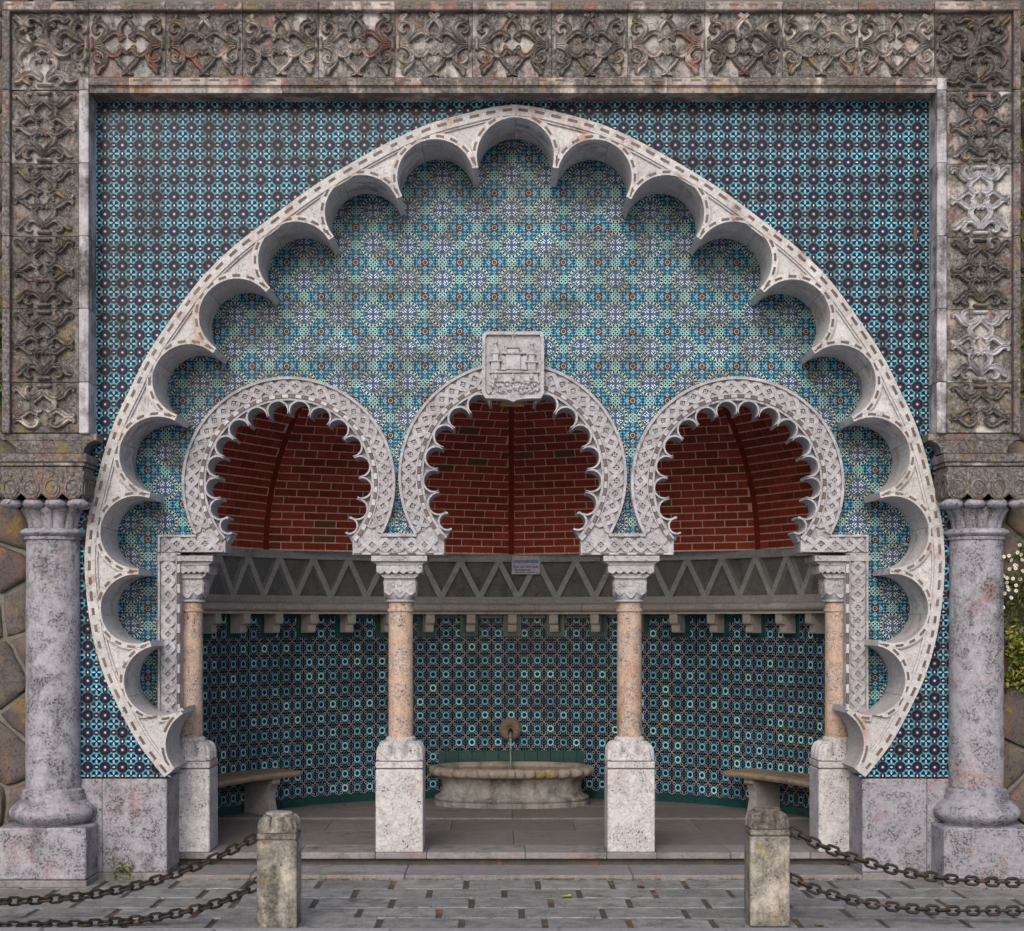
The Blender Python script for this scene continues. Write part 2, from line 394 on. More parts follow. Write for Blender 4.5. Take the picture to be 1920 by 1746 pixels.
def tile_mat(name, fn, rough=.22):
    m = Mat(name, rough, .10)
    u, v = m.uv(); r = (m.rnd()+m.attr('tv')).mod(1.)
    c = fn(m, u, v, r)
    blot = m.noise(2.2, 4, .6).ramp(.35, .7); fine = m.noise(26, 4, .7)
    c = m.hsv(c, .5, r*.4+.85, r*.55+blot*.35+.62)
    c = m.mix((fine.ramp(.55, .8)*.22).sat(), c, (.06, .045, .04))
    return m.done(c, m.noise(9, 2, .5)+(m.noise(60, 2, .5)*.2), .12, .01, (fine*.25+.12))
def pat_star(m, u, v, r):
    a = (u-.5).abs(); b = (v-.5).abs(); p = .5-a; q = .5-b
    rr = hyp(p, q); ph = q.atan2(p.mx(.0001)); rc = hyp(a, b)
    wav = (a*25.).sin()*(b*25.).sin()
    c = m.mix(wav.ramp(-.3, .5), (.014, .011, .020), (.042, .031, .056))
    c = m.mix(rc.near(.25, .03), c, (.008, .006, .010))
    c = m.mix((a-b).abs().lt(.02)*rc.gt(.14)*rc.lt(.32), c, (.016, .013, .018))
    c = m.mix(rc.lt(.12), c, (.02, .022, .09))
    e1 = (p*p)*(1/.0056)+(b*b)*(1/.0015); e2 = (q*q)*(1/.0056)+(a*a)*(1/.0015)
    c = m.mix(e1.mn(e2).lt(2.6), c, (.014, .012, .016))
    c = m.mix(e1.mn(e2).lt(1.), c, (.50, .47, .38))
    c = m.mix(rc.lt(.066), c, (.32, .37, .39))
    ps = (ph.mod(pi/4)-pi/8).abs()
    d2 = ph.mn(pi/2-ph); rs = (d2*.385+.26).mn(.47-d2*.153)
    st = rr.lt(rs)
    cy = m.mix(r.ramp(.2, .8), (.025, .21, .32), (.10, .34, .42))
    c = m.mix(st, c, cy)
    c = m.mix(rr.lt(rs-.04), c, m.mix(r, (.004, .022, .045), (.006, .008, .035)))
    bx = hyp(rr-.325, ps*.30)
    c = m.mix(bx.near(.035, .014)*st, c, cy)
    t2 = rr*d2.sin()
    env = ((rr-.04)*(pi/.33)).sin()*.058
    c = m.mix(t2.lt(env)*rr.lt(.33)*rr.gt(.05), c, m.mix(rr.ramp(.05, .34), (.34, .42, .42), (.10, .28, .38)))
    return c
def pat_medal(m, u, v, r):
    rr = hyp(u, v); ph = v.atan2(u.mx(.0001)); mu = 1.-u; nv = 1.-v; r2 = hyp(mu, nv)
    sw = (u*19.).sin()*(v*19.).sin(); sw2 = ((u+v)*15.).sin()*((u-v)*15.).sin()
    c = m.mix(sw.ramp(-.25, .35), (.008, .016, .03), (.016, .085, .15))
    c = m.mix(sw2.gt(.74), c, (.20, .40, .44)); c = m.mix(sw.abs().lt(.09), c, (.16, .34, .38))
    c = m.mix(sw2.lt(-.6), c, (.02, .022, .035))
    c = m.mix((mu+nv-.56).abs().lt(.05), c, (.012, .085, .19))
    rq = hyp(mu, v).mn(hyp(u, nv))
    qa = mu.mn(u); qb = v.mn(nv)
    c = m.mix(rq.lt(.27), c, (.20, .34, .37))
    ql = hyp(qa-.115, qb-.115)
    c = m.mix(rq.lt(.232), c, (.025, .075, .10)); c = m.mix(ql.near(.085, .022)*rq.lt(.27), c, (.27, .45, .46)); c = m.mix(ql.lt(.05), c, (.015, .02, .025))
    ax = (mu-.33).abs()+nv; ay = (nv-.33).abs()+mu; dm = ax.mn(ay)
    c = m.mix(r2.lt(.27), c, (.03, .026, .032))
    c = m.mix(dm.lt(.13), c, (.26, .36, .42)); c = m.mix(dm.lt(.075), c, (.04, .14, .26))
    c = m.mix(r2.lt(.14), c, (.36, .31, .28)); c = m.mix(r2.lt(.105), c, (.03, .016, .016))
    c = m.mix(r2.lt(.03), c, (.22, .13, .10))
    c = m.mix(rr.lt(.775), c, (.016, .02, .03)); c = m.mix(rr.lt(.745), c, (.45, .48, .45))
    seg = (ph*(20/(2*pi))).mod(1.)-.5
    bl = seg.abs()*.9; rb = (rr-.655).abs()
    c = m.mix((bl+rb*3.2).lt(.36)*rr.gt(.57), c, (.015, .018, .03))
    c = m.mix(bl.gt(.36)*rb.gt(.035)*rr.gt(.57)*rr.lt(.745), c, (.025, .035, .05))
    c = m.mix(rr.lt(.575), c, (.016, .022, .035)); c = m.mix(rr.lt(.545), c, (.05, .20, .29)); c = m.mix(rr.lt(.50), c, (.015, .02, .04))
    c = m.mix(rr.lt(.475), c, (.03, .05, .10))
    dd = (u+v)*.7071; ee = ((u-v)*.7071).abs()
    bars = (ee.lt(.035)*dd.gt(.12)*dd.lt(.30)).mx(ee.near(.115, .03)*dd.gt(.19)*dd.lt(.35)).mx(dd.near(.40, .028)*ee.lt(.22)*(((u-v)*32.).sin().gt(-.3)))
    c = m.mix(bars*rr.lt(.47), c, (.42, .46, .48))
    c = m.mix(dd.near(.35, .014)*rr.lt(.47), c, (.015, .02, .04))
    c = m.mix((u.mn(v)).lt(.055)*rr.lt(.44), c, (.055, .085, .16))
    return c
def pat_small(m, u, v, r):
    a = (u-.5).abs(); b = (v-.5).abs(); p = .5-a; q = .5-b
    rc = hyp(a, b); ph = b.atan2(a.mx(.0001)); rr = hyp(p, q)
    c = m.mix(m.const(0.), (.008, .008, .010), (.008, .008, .010))
    c = m.mix(rc.lt(.43), c, m.mix(r, (.008, .010, .075), (.006, .03, .06)))
    pet = ((ph*9.).sin()*.5+.5)
    cy = m.mix(r.ramp(.3, .9), (.12, .36, .46), (.32, .47, .52))
    c = m.mix((rc+pet*.06).lt(.30), c, cy)
    c = m.mix(rc.lt(.15), c, (.003, .012, .014))
    arc = hyp(p, b).near(.12, .022).mx(hyp(a, q).near(.12, .022))
    c = m.mix(arc, c, (.05, .15, .22))
    k = hyp(p-.19, q-.19)
    c = m.mix(k.near(.095, .026), c, m.mix(r.gt(.85), (.28, .27, .31), (.28, .23, .16))); c = m.mix(k.lt(.07), c, (.006, .005, .005))
    c = m.mix(hyp(p-.05, q-.05).lt(.04), c, (.30, .32, .32))
    return c
S['tile_star'] = tile_mat('star_tile', pat_star)
S['tile_medal'] = tile_mat('medallion_tile', pat_medal)
S['tile_small'] = tile_mat('flower_ring_tile', pat_small)
# ------------------------------------------------------------------ ground, pavement, kerb, steps, niche floor
def half(poly): return [(-x, y) for x, y in poly]
Q = lambda o, y: (o/PPM, ZC-(y-VY)/PPM)          # offset from the axis and height, in photograph pixels on the wall plane
road = tag(MB().box(-60, 60, -80, -2.42, -.2, -.13, .01).build('road', S['setts']), 'pale stone sett road in front of the kerb', None, None, 'structure')
terrain = MB(); terrain.quad((-80, -90, -.24), (80, -90, -.24), (80, 60, -.24), (-80, 60, -.24))
tag(terrain.build('ground', S['rubble_mortar']), None, None, None, 'structure')
pv = thing('pavement', (0, -1.1, 0), 'grey granite pavement of staggered slabs with wide dark joints', None, None, 'structure')
MB().box(-7, 7, -2.13, .6, -.12, -.014, .002).build('joint_bed', S['joint'], pv)
rows = [-.035, -.47, -.885, -1.30, -1.70, -2.115]
PS = {}
for k in range(5):
    y1, y0 = rows[k]-.010, rows[k+1]+.010
    n = 0
    x = -6.9+(.30 if k % 2 else 0.)+(.045 if k == 3 else 0)
    while x < 6.9:
        w = .552+R_.uniform(-.012, .012); dz = R_.uniform(-.004, .003)
        mb = MB().box(-w/2, w/2, -(y1-y0)/2, (y1-y0)/2, -.05, 0, .006)
        o = mb.build('paving_slab', S['paving'], pv, None, Matrix.Translation((x+w/2, (y0+y1)/2, dz)) @ Matrix.Rotation(R_.uniform(-.004, .004), 4, 'Z'))
        x += w+.045
kb = thing('kerb', (0, -2.27, 0), 'pale granite kerb edging the pavement', None, None, 'structure')
x = -6.9
while x < 6.9:
    w = R_.uniform(1.15, 1.3); MB().box(x, x+w-.008, -2.42, -2.122, -.2, .012+R_.uniform(-.003, .003), .014).build('kerb_stone', S['kerb'], kb); x += w

ZL = ZC-475/PPM            # tread of the low step
ZF = ZC-450/PPM            # niche floor
st = thing('step', (0, .2, 0), 'low pale stone step with reddish stains before the niche', None, None, 'structure')
for a, b in ((315, 470), (470, 759), (759, 1187), (1187, 1440), (1440, 1616)):
    MB().box(WX(a)+.002, WX(b)-.002, -.03, .62, -.02, ZL+R_.uniform(-.002, .002), .008).build('step_stone', S['step'], st)
fl = thing('niche_floor', (0, 1.5, ZF), 'worn grey stone floor of the fountain niche', None, None, 'structure')
xs = [297, 410, 560, 704, 800, 985, 1138, 1232, 1370, 1520, 1635]
for i in range(len(xs)-1):
    MB().box(WX(xs[i], .48)+.0015, WX(xs[i+1], .48)-.0015, .475, .95, ZF-.055, ZF+R_.uniform(-.0015, .0015), .007).build('edge_slab', S['step'], fl)
MB().box(-3.6, 3.6, .53, 4.75, -.05, ZF-.0555, .004).build('riser', S['joint'], fl)
yy = [.953, 1.9, 2.75, 3.7, 4.7]
for r in range(4):
    n = 6; sh = .6 if r % 2 else 0
    for i in range(-1, n+1):
        x0 = -3.6+1.2*i+sh; x1 = x0+1.2
        x0, x1 = max(-3.6, x0), min(3.6, x1)
        if x1-x0 < .1: continue
        up = .018 if r >= 2 else 0
        MB().box(x0+.0015, x1-.0015, yy[r]+.0015, yy[r+1]-.0015, ZF-.055, ZF+up+R_.uniform(-.0015, .0015)-.001, .004).build('floor_slab', S['floor'], fl)

# ------------------------------------------------------------------ great scalloped arch
EXT = [(0, 198), (40, 203), (80, 212), (130, 225), (175, 240), (235, 268), (300, 304), (380, 353), (465, 416), (530, 467), (590, 527), (642, 597), (688, 667),
       (722, 735), (748, 790), (768, 848), (785, 915), (797, 965), (803, 1015), (805, 1055), (803, 1095), (798, 1145), (787, 1205), (768, 1268), (742, 1325), (703, 1396), (656, 1457)]
TIP = [(75, 316), (215, 373), (344, 449), (462, 546), (560, 659), (634, 785), (684, 929), (703, 1071), (682, 1207), (621, 1332)]
END_IN = (636, 1440)
ext_r = [tuple(p) for p in catmull(EXT, 8)]
ext_full = [(-x, y) for x, y in ext_r[::-1]]+ext_r[1:]
def ext_half_at(y):                                   # outline half-width at a height (pixels)
    best = 0
    for (x0, y0), (x1, y1) in zip(ext_r, ext_r[1:]):
        if min(y0, y1) <= y <= max(y0, y1) and abs(y1-y0) > 1e-6: best = max(best, x0+(x1-x0)*(y-y0)/(y1-y0))
    return best
def nearest_ext(p):
    return min(range(len(ext_full)), key=lambda i: (ext_full[i][0]-p[0])**2+(ext_full[i][1]-p[1])**2)
_j = random.Random(21); tips = [(x+_j.uniform(-1.6, 1.6), y+_j.uniform(-1.6, 1.6)) for x, y in [(-x, y) for x, y in TIP[::-1]]+TIP]            # left foot -> top -> right foot
cen = (0, 870)
def lobe_arc(A, B, rise, n=22):
    """arc from A to B (image pixels) bulging away from the arch centre"""
    A = Vector(A); B = Vector(B); ch = B-A; L = ch.length; nrm = Vector((ch.y, -ch.x)).normalized()
    mid = (A+B)/2
    if nrm.dot(mid-Vector(cen)) < 0: nrm = -nrm
    Rr = (L*L/4+rise*rise)/(2*rise); c = mid+nrm*(rise-Rr)
    a0 = atan2((A-c).y, (A-c).x); a1 = atan2((B-c).y, (B-c).x); am = atan2(nrm.y, nrm.x)
    def unwrap(a, ref):
        while a-ref > pi: a -= 2*pi
        while a-ref < -pi: a += 2*pi
        return a
    a0 = unwrap(a0, am); a1 = unwrap(a1, am)
    if abs(a0-am) < 1e-3: a0 = am
    return [c+Vector((cos(a0+(a1-a0)*i/n), sin(a0+(a1-a0)*i/n)))*Rr for i in range(n+1)], c
def lobe_arc_c(A, B, rise, cen_, n=16):
    global cen
    keep = cen; cen = tuple(cen_)
    r = lobe_arc(A, B, rise, n); cen = keep
    return r
TW = 6.0
def tip_pm(i):
    a = Vector(tips[i-1]) if i > 0 else Vector((-END_IN[0], END_IN[1])); b = Vector(tips[i+1]) if i < len(tips)-1 else Vector(END_IN)
    t = (b-a).normalized(); p = Vector(tips[i]); return p-t*TW, p+t*TW
def bis(i):
    a = Vector(tips[i-1]) if i > 0 else Vector((-END_IN[0], END_IN[1])); b = Vector(tips[i+1]) if i < len(tips)-1 else Vector(END_IN)
    t = (b-a).normalized(); n = Vector((t.y, -t.x)); p = Vector(tips[i])
    return n if n.dot(p-Vector(cen)) > 0 else -n
N = len(tips)
lobes = []                                             # lobe k lies between tip k-1 and tip k; 0 and N are the feet
for k in range(N+1):
    A = tip_pm(k-1)[1] if k > 0 else Vector((-END_IN[0], END_IN[1]))
    B = tip_pm(k)[0] if k < N else Vector(END_IN)
    rise = 81 if 0 < k < N else 24
    if k == N//2: rise = 93
    lobes.append(lobe_arc(A, B, rise))
arch = thing('scalloped_arch', (0, .2, 0), 'great pale stone pointed horseshoe arch edged with scalloped cusps', 'arch')
ARCH_Y0, ARCH_Y1 = -.012, .555
nh = 11
def band(pts, w, inward, y0, y1, mb): pass
for k in range(N):                                     # voussoir k carries tip k, joints at the crowns of the lobes on both sides
    la, ca = lobes[k]; lb, cb = lobes[k+1]
    h0 = la[nh:] if k > 0 else la
    h1 = lb[:nh+1] if k < N-1 else lb
    e0 = nearest_ext(h0[0]) if k > 0 else 0
    e1 = nearest_ext(h1[-1]) if k < N-1 else len(ext_full)-1
    ext = ext_full[e0:e1+1]
    g = .5                                             # half a joint, in pixels
    poly = [tuple(p) for p in h0]+[tuple(p) for p in h1]
    if k == 0: poly = [(-656, 1457)]+poly
    if k == N-1: poly = poly+[(656, 1457)]
    poly = poly+[tuple(p) for p in ext[::-1]][(1 if k == N-1 else 0):(-1 if k == 0 else None)]
    P = inset_px = [Q(*p) for p in poly]
    n_ = len(P); A_ = sum(P[i][0]*P[(i+1) % n_][1]-P[(i+1) % n_][0]*P[i][1] for i in range(n_))
    if A_ < 0: P = P[::-1]
    P = inset(P, .0016)
    vo = MB().prism(P, ARCH_Y0+.014, ARCH_Y1, .0).build('voussoir', S['arch'], arch)
    # raised mouldings: along the outline and round each lobe
    mo = MB(); inl = MB()
    ex, L = resample([Q(*p) for p in ext], .02)
    def offs(pts, w, toward):
        out = []
        for i in range(len(pts)):
            t = (pts[min(i+1, len(pts)-1)]-pts[max(i-1, 0)]).normalized(); n = Vector((-t.y, t.x))
            if n.dot(toward-pts[i]) < 0: n = -n
            out.append(pts[i]+n*(w(i) if callable(w) else w))
        return out
    C0 = Vector(Q(0, 900))
    ex = ex[:]; tr = lambda L_: [tuple(p) for p in L_]
    cut = lambda L_: L_
    o1 = offs(ex, .002, C0); o2 = offs(ex, .088, C0); o3 = offs(ex, .105, C0)
    mo.ribbon(tr(o1), tr(o2), ARCH_Y0-.022, ARCH_Y0+.02); mo.ribbon(tr(o2), tr(o3), ARCH_Y0-.006, ARCH_Y0+.02)
    # dashes let into the outline band
    nd = max(1, round(L/.138)); oA = offs(ex, .030, C0); oB = offs(ex, .053, C0)
    for d in range(nd):
        i0 = int((d+.2)/nd*(len(ex)-1)); i1 = max(i0+2, int((d+.72)/nd*(len(ex)-1)))
        if i1 < len(ex): inl.ribbon(tr(oA[i0:i1+1]), tr(oB[i0:i1+1]), ARCH_Y0-.0255, ARCH_Y0-.02)
    for side, h, cc, rng in ((0, h0, ca, k), (1, h1, cb, k)):
        hp, L = resample([Q(*p) for p in h], .012)
        cw = Vector(Q(*cc)); T_ = Vector(Q(*tips[k])); b2 = bis(k); b2 = Vector((b2.x, -b2.y))
        bn = Vector((-b2.y, b2.x))
        def wfun(w):
            def f(i):
                p = hp[i]; n = (p-cw).normalized(); den = n.dot(bn); num = (T_-p).dot(bn)
                t = num/den if abs(den) > 1e-5 else 9
                return min(w, t-.001) if 0 < t < w+.001 else w
            return f
        def off(w): 
            ff = wfun(w); return [tuple(hp[i]+(hp[i]-cw).normalized()*max(.0005, ff(i))) for i in range(len(hp))]
        a, b_, c_ = off(.0015), off(.050), off(.060)
        mo.ribbon(a, b_, ARCH_Y0-.016-.001*side, ARCH_Y0+.02)
        mo.ribbon(b_, c_, ARCH_Y0-.004-.001*side, ARCH_Y0+.02)
        if (k == 0 and side == 0) or (k == N-1 and side == 1): nd = 2
        else: nd = 5
        dA, dB = off(.017), off(.037)
        for d in range(nd):
            i0 = int((d+.22)/nd*(len(hp)-1)); i1 = int((d+.76)/nd*(len(hp)-1))
            if i1-i0 >= 2: inl.ribbon(dA[i0:i1+1], dB[i0:i1+1], ARCH_Y0-.0205, ARCH_Y0-.012)
    mo.build('moulding', S['arch'], vo); tag(inl.build('inlay', S['inlay_dark'], vo), kind='stuff')

# ------------------------------------------------------------------ azulejo walls
def tile_mesh(name, w, h, mat, fu=False, fv=False, poly=None, uvw=None):
    """front at y = 0, back at y = .012; optional clipped outline in tile coordinates 0..1"""
    mb = MB(); tile_into(mb, 0, 0, 0, w, h, fu, fv, poly, 0.); return mb.mesh(name, mat, None, False)
def tile_into(mb, cx, cy, cz, w, h, fu, fv, poly, tv, bev=.003):
    poly = poly or [(0, 0), (1, 0), (1, 1), (0, 1)]
    A = sum(poly[i][0]*poly[(i+1) % len(poly)][1]-poly[(i+1) % len(poly)][0]*poly[i][1] for i in range(len(poly)))
    if A < 0: poly = poly[::-1]
    ins = inset(poly, bev/w*1.2); n = len(poly); b = len(mb.v)
    uvf = lambda p: ((1-p[0]) if fu else p[0], (1-p[1]) if fv else p[1])
    for pl, y in ((ins, -.0018), (poly, 0.), (poly, .012)):
        mb.v += [(cx+(x-.5)*w, cy+y, cz+(z-.5)*h) for x, z in pl]
    mb.face([b+i for i in range(n)], [uvf(p) for p in ins], tv)
    for i in range(n):
        j = (i+1) % n
        mb.face((b+i, b+n+i, b+n+j, b+j), [uvf(ins[i]), uvf(poly[i]), uvf(poly[j]), uvf(ins[j])], tv)
        mb.face((b+n+i, b+2*n+i, b+2*n+j, b+n+j), [uvf(poly[i])]*2+[uvf(poly[j])]*2, tv)
def clip_half(poly, p, n):
    """keep the part of a polygon on the side of point p that n points to"""
    out = []
    for i in range(len(poly)):
        a = Vector(poly[i]); b = Vector(poly[(i+1) % len(poly)]); da = (a-p).dot(n); db = (b-p).dot(n)
        if da >= 0: out.append(tuple(a))
        if (da >= 0) != (db >= 0): out.append(tuple(a.lerp(b, da/(da-db))))
    return out
def lay_tiles(parent, mat, w, h, cells, ypl, name='tile'):
    """cells: (centre x, centre z, flip u, flip v, clip or None, score); the 300 best whole ones become objects"""
    whole = sorted([c for c in cells if c[4] is None], key=lambda c: -c[5])
    pick = whole[:300]; ids = set(id(c) for c in pick)
    me = {}
    g = .9988
    for c in pick:
        key = (c[2], c[3])
        if key not in me: me[key] = tile_mesh(name, w*g, h*g, mat, *key)
        inst(name, me[key], parent, Matrix.Translation((c[0], ypl+R_.uniform(-.0008, .0008), c[1])) @ Matrix.Rotation(R_.uniform(-.004, .004), 4, 'X') @ Matrix.Rotation(R_.uniform(-.004, .004), 4, 'Z'))
    mb = MB()
    for c in cells:
        if id(c) in ids: continue
        tile_into(mb, c[0], ypl+R_.uniform(-.0008, .0008), c[1], w*g, h*g, c[2], c[3], c[4], R_.random())
    o = bpy.data.objects.new('tile_field', mb.mesh('tile_field', mat, None, False)); col.objects.link(o); attach(o, parent, Matrix())
    o['kind'] = 'stuff'
T1 = 32.4/PPM
ow = thing('tiled_wall', (0, .1, 0), 'outer wall of star patterned turquoise and dark tiles around the great arch', 'tiled wall')
cells = []
X0T = (213.3-965)/PPM                                   # a tile joint seen in the photograph, through a flower's centre
Z0T = ZC-(256-VY)/PPM
for i in range(-4, 52):
    for j in range(-3, 41):
        cx = X0T+(i+.5)*T1; cz = Z0T-(j+.5)*T1
        ox = cx*PPM; oy = VY-(cz-ZC)*PPM
        if abs(ox) > 845 or oy < 165 or oy > 1475: continue
        poly = None; full = [(0, 0), (1, 0), (1, 1), (0, 1)]
        inside = []
        for u, v in full:
            px_ = ox+(u-.5)*32.4; py_ = oy-(v-.5)*32.4
            inside.append(198 < py_ < 1457 and abs(px_) < ext_half_at(py_)-9)
        if all(inside): continue
        if any(inside) or (oy < 300 and abs(ox) < ext_half_at(min(1450, oy+16))-9):
            k = nearest_ext((ox, oy)); p0 = Vector(ext_full[max(0, k-1)]); p1 = Vector(ext_full[min(len(ext_full)-1, k+1)])
            t = (p1-p0).normalized(); n = Vector((t.y, -t.x)); 
            if n.dot(Vector(ext_full[k])-Vector((0, 870))) < 0: n = -n
            pp = Vector(ext_full[k])-n*9
            cp = Vector(((pp.x-ox)/32.4+.5, -(pp.y-oy)/32.4+.5)); cn = Vector((n.x, -n.y))
            poly = clip_half(full, cp, cn)
            if len(poly) < 3: continue
        if oy-16.2 < 1458 < oy+16.2:
            poly = clip_half(poly or full, Vector((.5, (oy-1458)/32.4+.5)), Vector((0, 1)))
            if len(poly) < 3: continue
        if oy > 1458 and poly is None: continue
        seen = 182 < 965+ox < 1738 and oy > 192
        cells.append((cx, cz, False, False, poly, (10000 if seen else 0)-abs(ox)*.2-abs(oy-600)*.5))
lay_tiles(ow, S['tile_star'], T1, T1, cells, 0.)
mb = MB()
ys = [170+8*i for i in range(162)]
for a, b in zip(ys, ys[1:]):
    if b > 1455: break
    for s in (-1, 1):
        ha = ext_half_at(a)-14 if a > 214 else 0; hb = ext_half_at(b)-14 if b > 214 else 0
        q = [Q(s*ha, a), Q(s*850, a), Q(s*850, b), Q(s*hb, b)]
        mb.quad(*[(x, .011, z) for x, z in q]); mb.quad(*[(x, .50, z) for x, z in q])
tag(mb.build('wall_core', S['grout'], ow), None)
# dado blocks at the feet of the arch
for s, lab in ((-1, 'pale speckled stone dado block under the left foot of the great arch'), (1, 'pale speckled stone dado block under the right foot of the great arch')):
    t = thing('dado', (s*3.2, .2, 0), lab, 'stone block', 'dado blocks')
    x0, x1 = sorted((s*(965-192)/PPM, s*652/PPM)); z1 = ZC-(1460-VY)/PPM
    MB().box(x0, x1, -.004, .50, ZL+.02, z1-.002, .007).build('block', S['lilac'], t)
    x2, x3 = sorted((s*(965-192)/PPM, s*850/PPM))
    MB().box(x2+.002, x3-.002, -.0035, .4, ZL+.02, z1-.003, .006).build('side_block', S['lilac'], t)
    x2, x3 = sorted((s*850/PPM, s*651/PPM))
    MB().box(x2, x3, -.018, .46, -.05, ZL+.018, .006).build('base_course', S['step'], t)

# ------------------------------------------------------------------ inner tympanum wall with the three openings
YI = .555; T2 = 64.9/2/PPM*(D+YI)/D
ARCS = [(542., 907., 200., 160.), (961., 893., 214., 172.), (1382., 907., 200., 160.)]     # centre, outer and inner radius, photograph pixels on the plane YA
YA = .50
def inv(px, py, Y0, Y1):
    return VX+(px-VX)*(D+Y0)/(D+Y1), VY+(py-VY)*(D+Y0)/(D+Y1)
iw = thing('tympanum', (0, .6, 2.6), 'inner wall of round medallion blue tiles under the great arch', 'tiled wall')
XM, ZM = WX(959.3, YI), WZ(589.3, YI)                     # centre of a medallion
cells = []
ZT, ZB = ZC+(VY-225)/PPM, ZC-(1345-VY)/PPM
for i in range(-26, 26):
    for j in range(-13, 26):
        cx = XM+(i+.5)*T2; cz = ZM-(j+.5)*T2
        px = VX+(cx-XC)*PPM*D/(D+YI); py = VY-(cz-ZC)*PPM*D/(D+YI); w = 32.45
        o = abs(px-965)/.958
        lim = ext_half_at(min(1456, max(200, VY+(py-VY)/.958)))-4
        if py+16 < 240 or py-16 > 1350 or o > lim+12: continue
        full = [(0, 0), (1, 0), (1, 1), (0, 1)]; poly = None; drop = False
        for (ax, ay, Ro, Ri) in ARCS:
            dx, dy = px-ax, py-ay; d = hypot_ = sqrt(dx*dx+dy*dy)
            Rk = Ro-14
            if d > Rk+24: continue
            if d < Rk-23: drop = True; break
            n = Vector((dx/d, -dy/d)); pt = Vector(((ax+dx/d*Rk-px)/w+.5, -(ay+dy/d*Rk-py)/w+.5))
            poly = clip_half(poly or full, pt, n)
            if len(poly) < 3: drop = True; break
        if drop: continue
        if py+16 > 1012:
            if 330 < px < 1595: continue
            if py < 1012+16 and 300 < px < 1625: pass
            if px+16 > 318 and px < 965: poly = clip_half(poly or full, Vector(((316-px)/w+.5, .5)), Vector((-1, 0)))
            elif px-16 < 1612 and px > 965: poly = clip_half(poly or full, Vector(((1612-px)/w+.5, .5)), Vector((1, 0)))
            if poly is not None and len(poly) < 3: continue
        cells.append((cx, cz, i % 2 == 1, j % 2 == 0, poly, -abs(px-961)*.3-abs(py-560)))
lay_tiles(iw, S['tile_medal'], T2, T2, cells, YI)
mb = MB(); ys = [215+6*i for i in range(190)]
for a, b in zip(ys, ys[1:]):
    y = (a+b)/2
    lim = 830
    iv = [(965-lim, 965+lim)]
    holes = []
    for (ax, ay, Ro, Ri) in ARCS:
        if abs(y-ay) < Ri+14 and y < 1030: hw = sqrt((Ri+14)**2-(y-ay)**2); holes.append((ax-hw, ax+hw))
    if y > 1018: holes = [(326, 1600)]
    cuts = [iv[0][0]]
    for h in sorted(holes): cuts += [h[0], h[1]]
    cuts.append(iv[0][1])
    for c in range(0, len(cuts), 2):
        if cuts[c+1]-cuts[c] > 1:
            for Yp in (YI+.0105, YI+.24):
                mb.quad(*[(WX(px, Yp), Yp, WZ(py, Yp)) for px, py in ((cuts[c], a), (cuts[c+1], a), (cuts[c+1], b), (cuts[c], b))])
mb.build('wall_core', S['grout'], iw)
# ------------------------------------------------------------------ arcade of three horseshoe arches
ar = thing('arcade', (0, .65, 2.7), 'row of three grey stone horseshoe arches with carved interlace', 'arcade')
A2 = lambda px, py: (WX(px, YA), WZ(py, YA))
def lattice(mb, fl, path, half_w, pitch, T=None):
    """interlaced straps along a path of (point, normal) pairs, with a small four petalled flower in every gap"""
    pts, L = resample([p for p in path], .012); n = max(2, round(L/pitch)); pitch = L/n
    def at(s, t):
        f = max(0., min(len(pts)-1.001, s/L*(len(pts)-1))); i = int(f); p = pts[i].lerp(pts[i+1], f-i)
        a = pts[max(0, i-1)]; b = pts[min(len(pts)-1, i+2)]; d = (b-a).normalized(); return p+Vector((-d.y, d.x))*t
    sw = .019
    for ph in (0, 1):
        for k in range(n):
            s0, s1 = k*pitch, (k+1)*pitch; up = 1 if (k+ph) % 2 == 0 else -1
            A = []; B = []
            for i in range(9):
                f = i/8; g = min(1, max(0, (f-.08)/.84)); t = (-half_w+2*half_w*g)*up
                s = s0+(s1-s0)*f
                dt = 2*half_w*up/pitch
                if f < .08 or f > .92: dt = 0
                nrm = Vector((-dt, 1)).normalized()
                A.append(tuple(at(s+nrm.x*sw, t+nrm.y*sw))); B.append(tuple(at(s-nrm.x*sw, t-nrm.y*sw)))
            lift = .004+.004*((k+ph) % 2)
            mb.ribbon(A, B, YA-.022-lift, YA-.008)
    for k in range(n):
        c = at((k+.5)*pitch if False else k*pitch, 0)
        for q in range(4):
            a = q*pi/2+pi/4
            e = c+Vector((cos(a), sin(a)))*.010
            fl.prism([(e.x+.007*cos(b*pi/3), e.y+.007*sin(b*pi/3)) for b in range(6)], YA-.019, YA-.008)
def circ(ax, ay, r, a0, a1, n):
    return [Vector(A2(ax+r*sin(a0+(a1-a0)*i/n), ay-r*cos(a0+(a1-a0)*i/n))) for i in range(n+1)]
ends = []
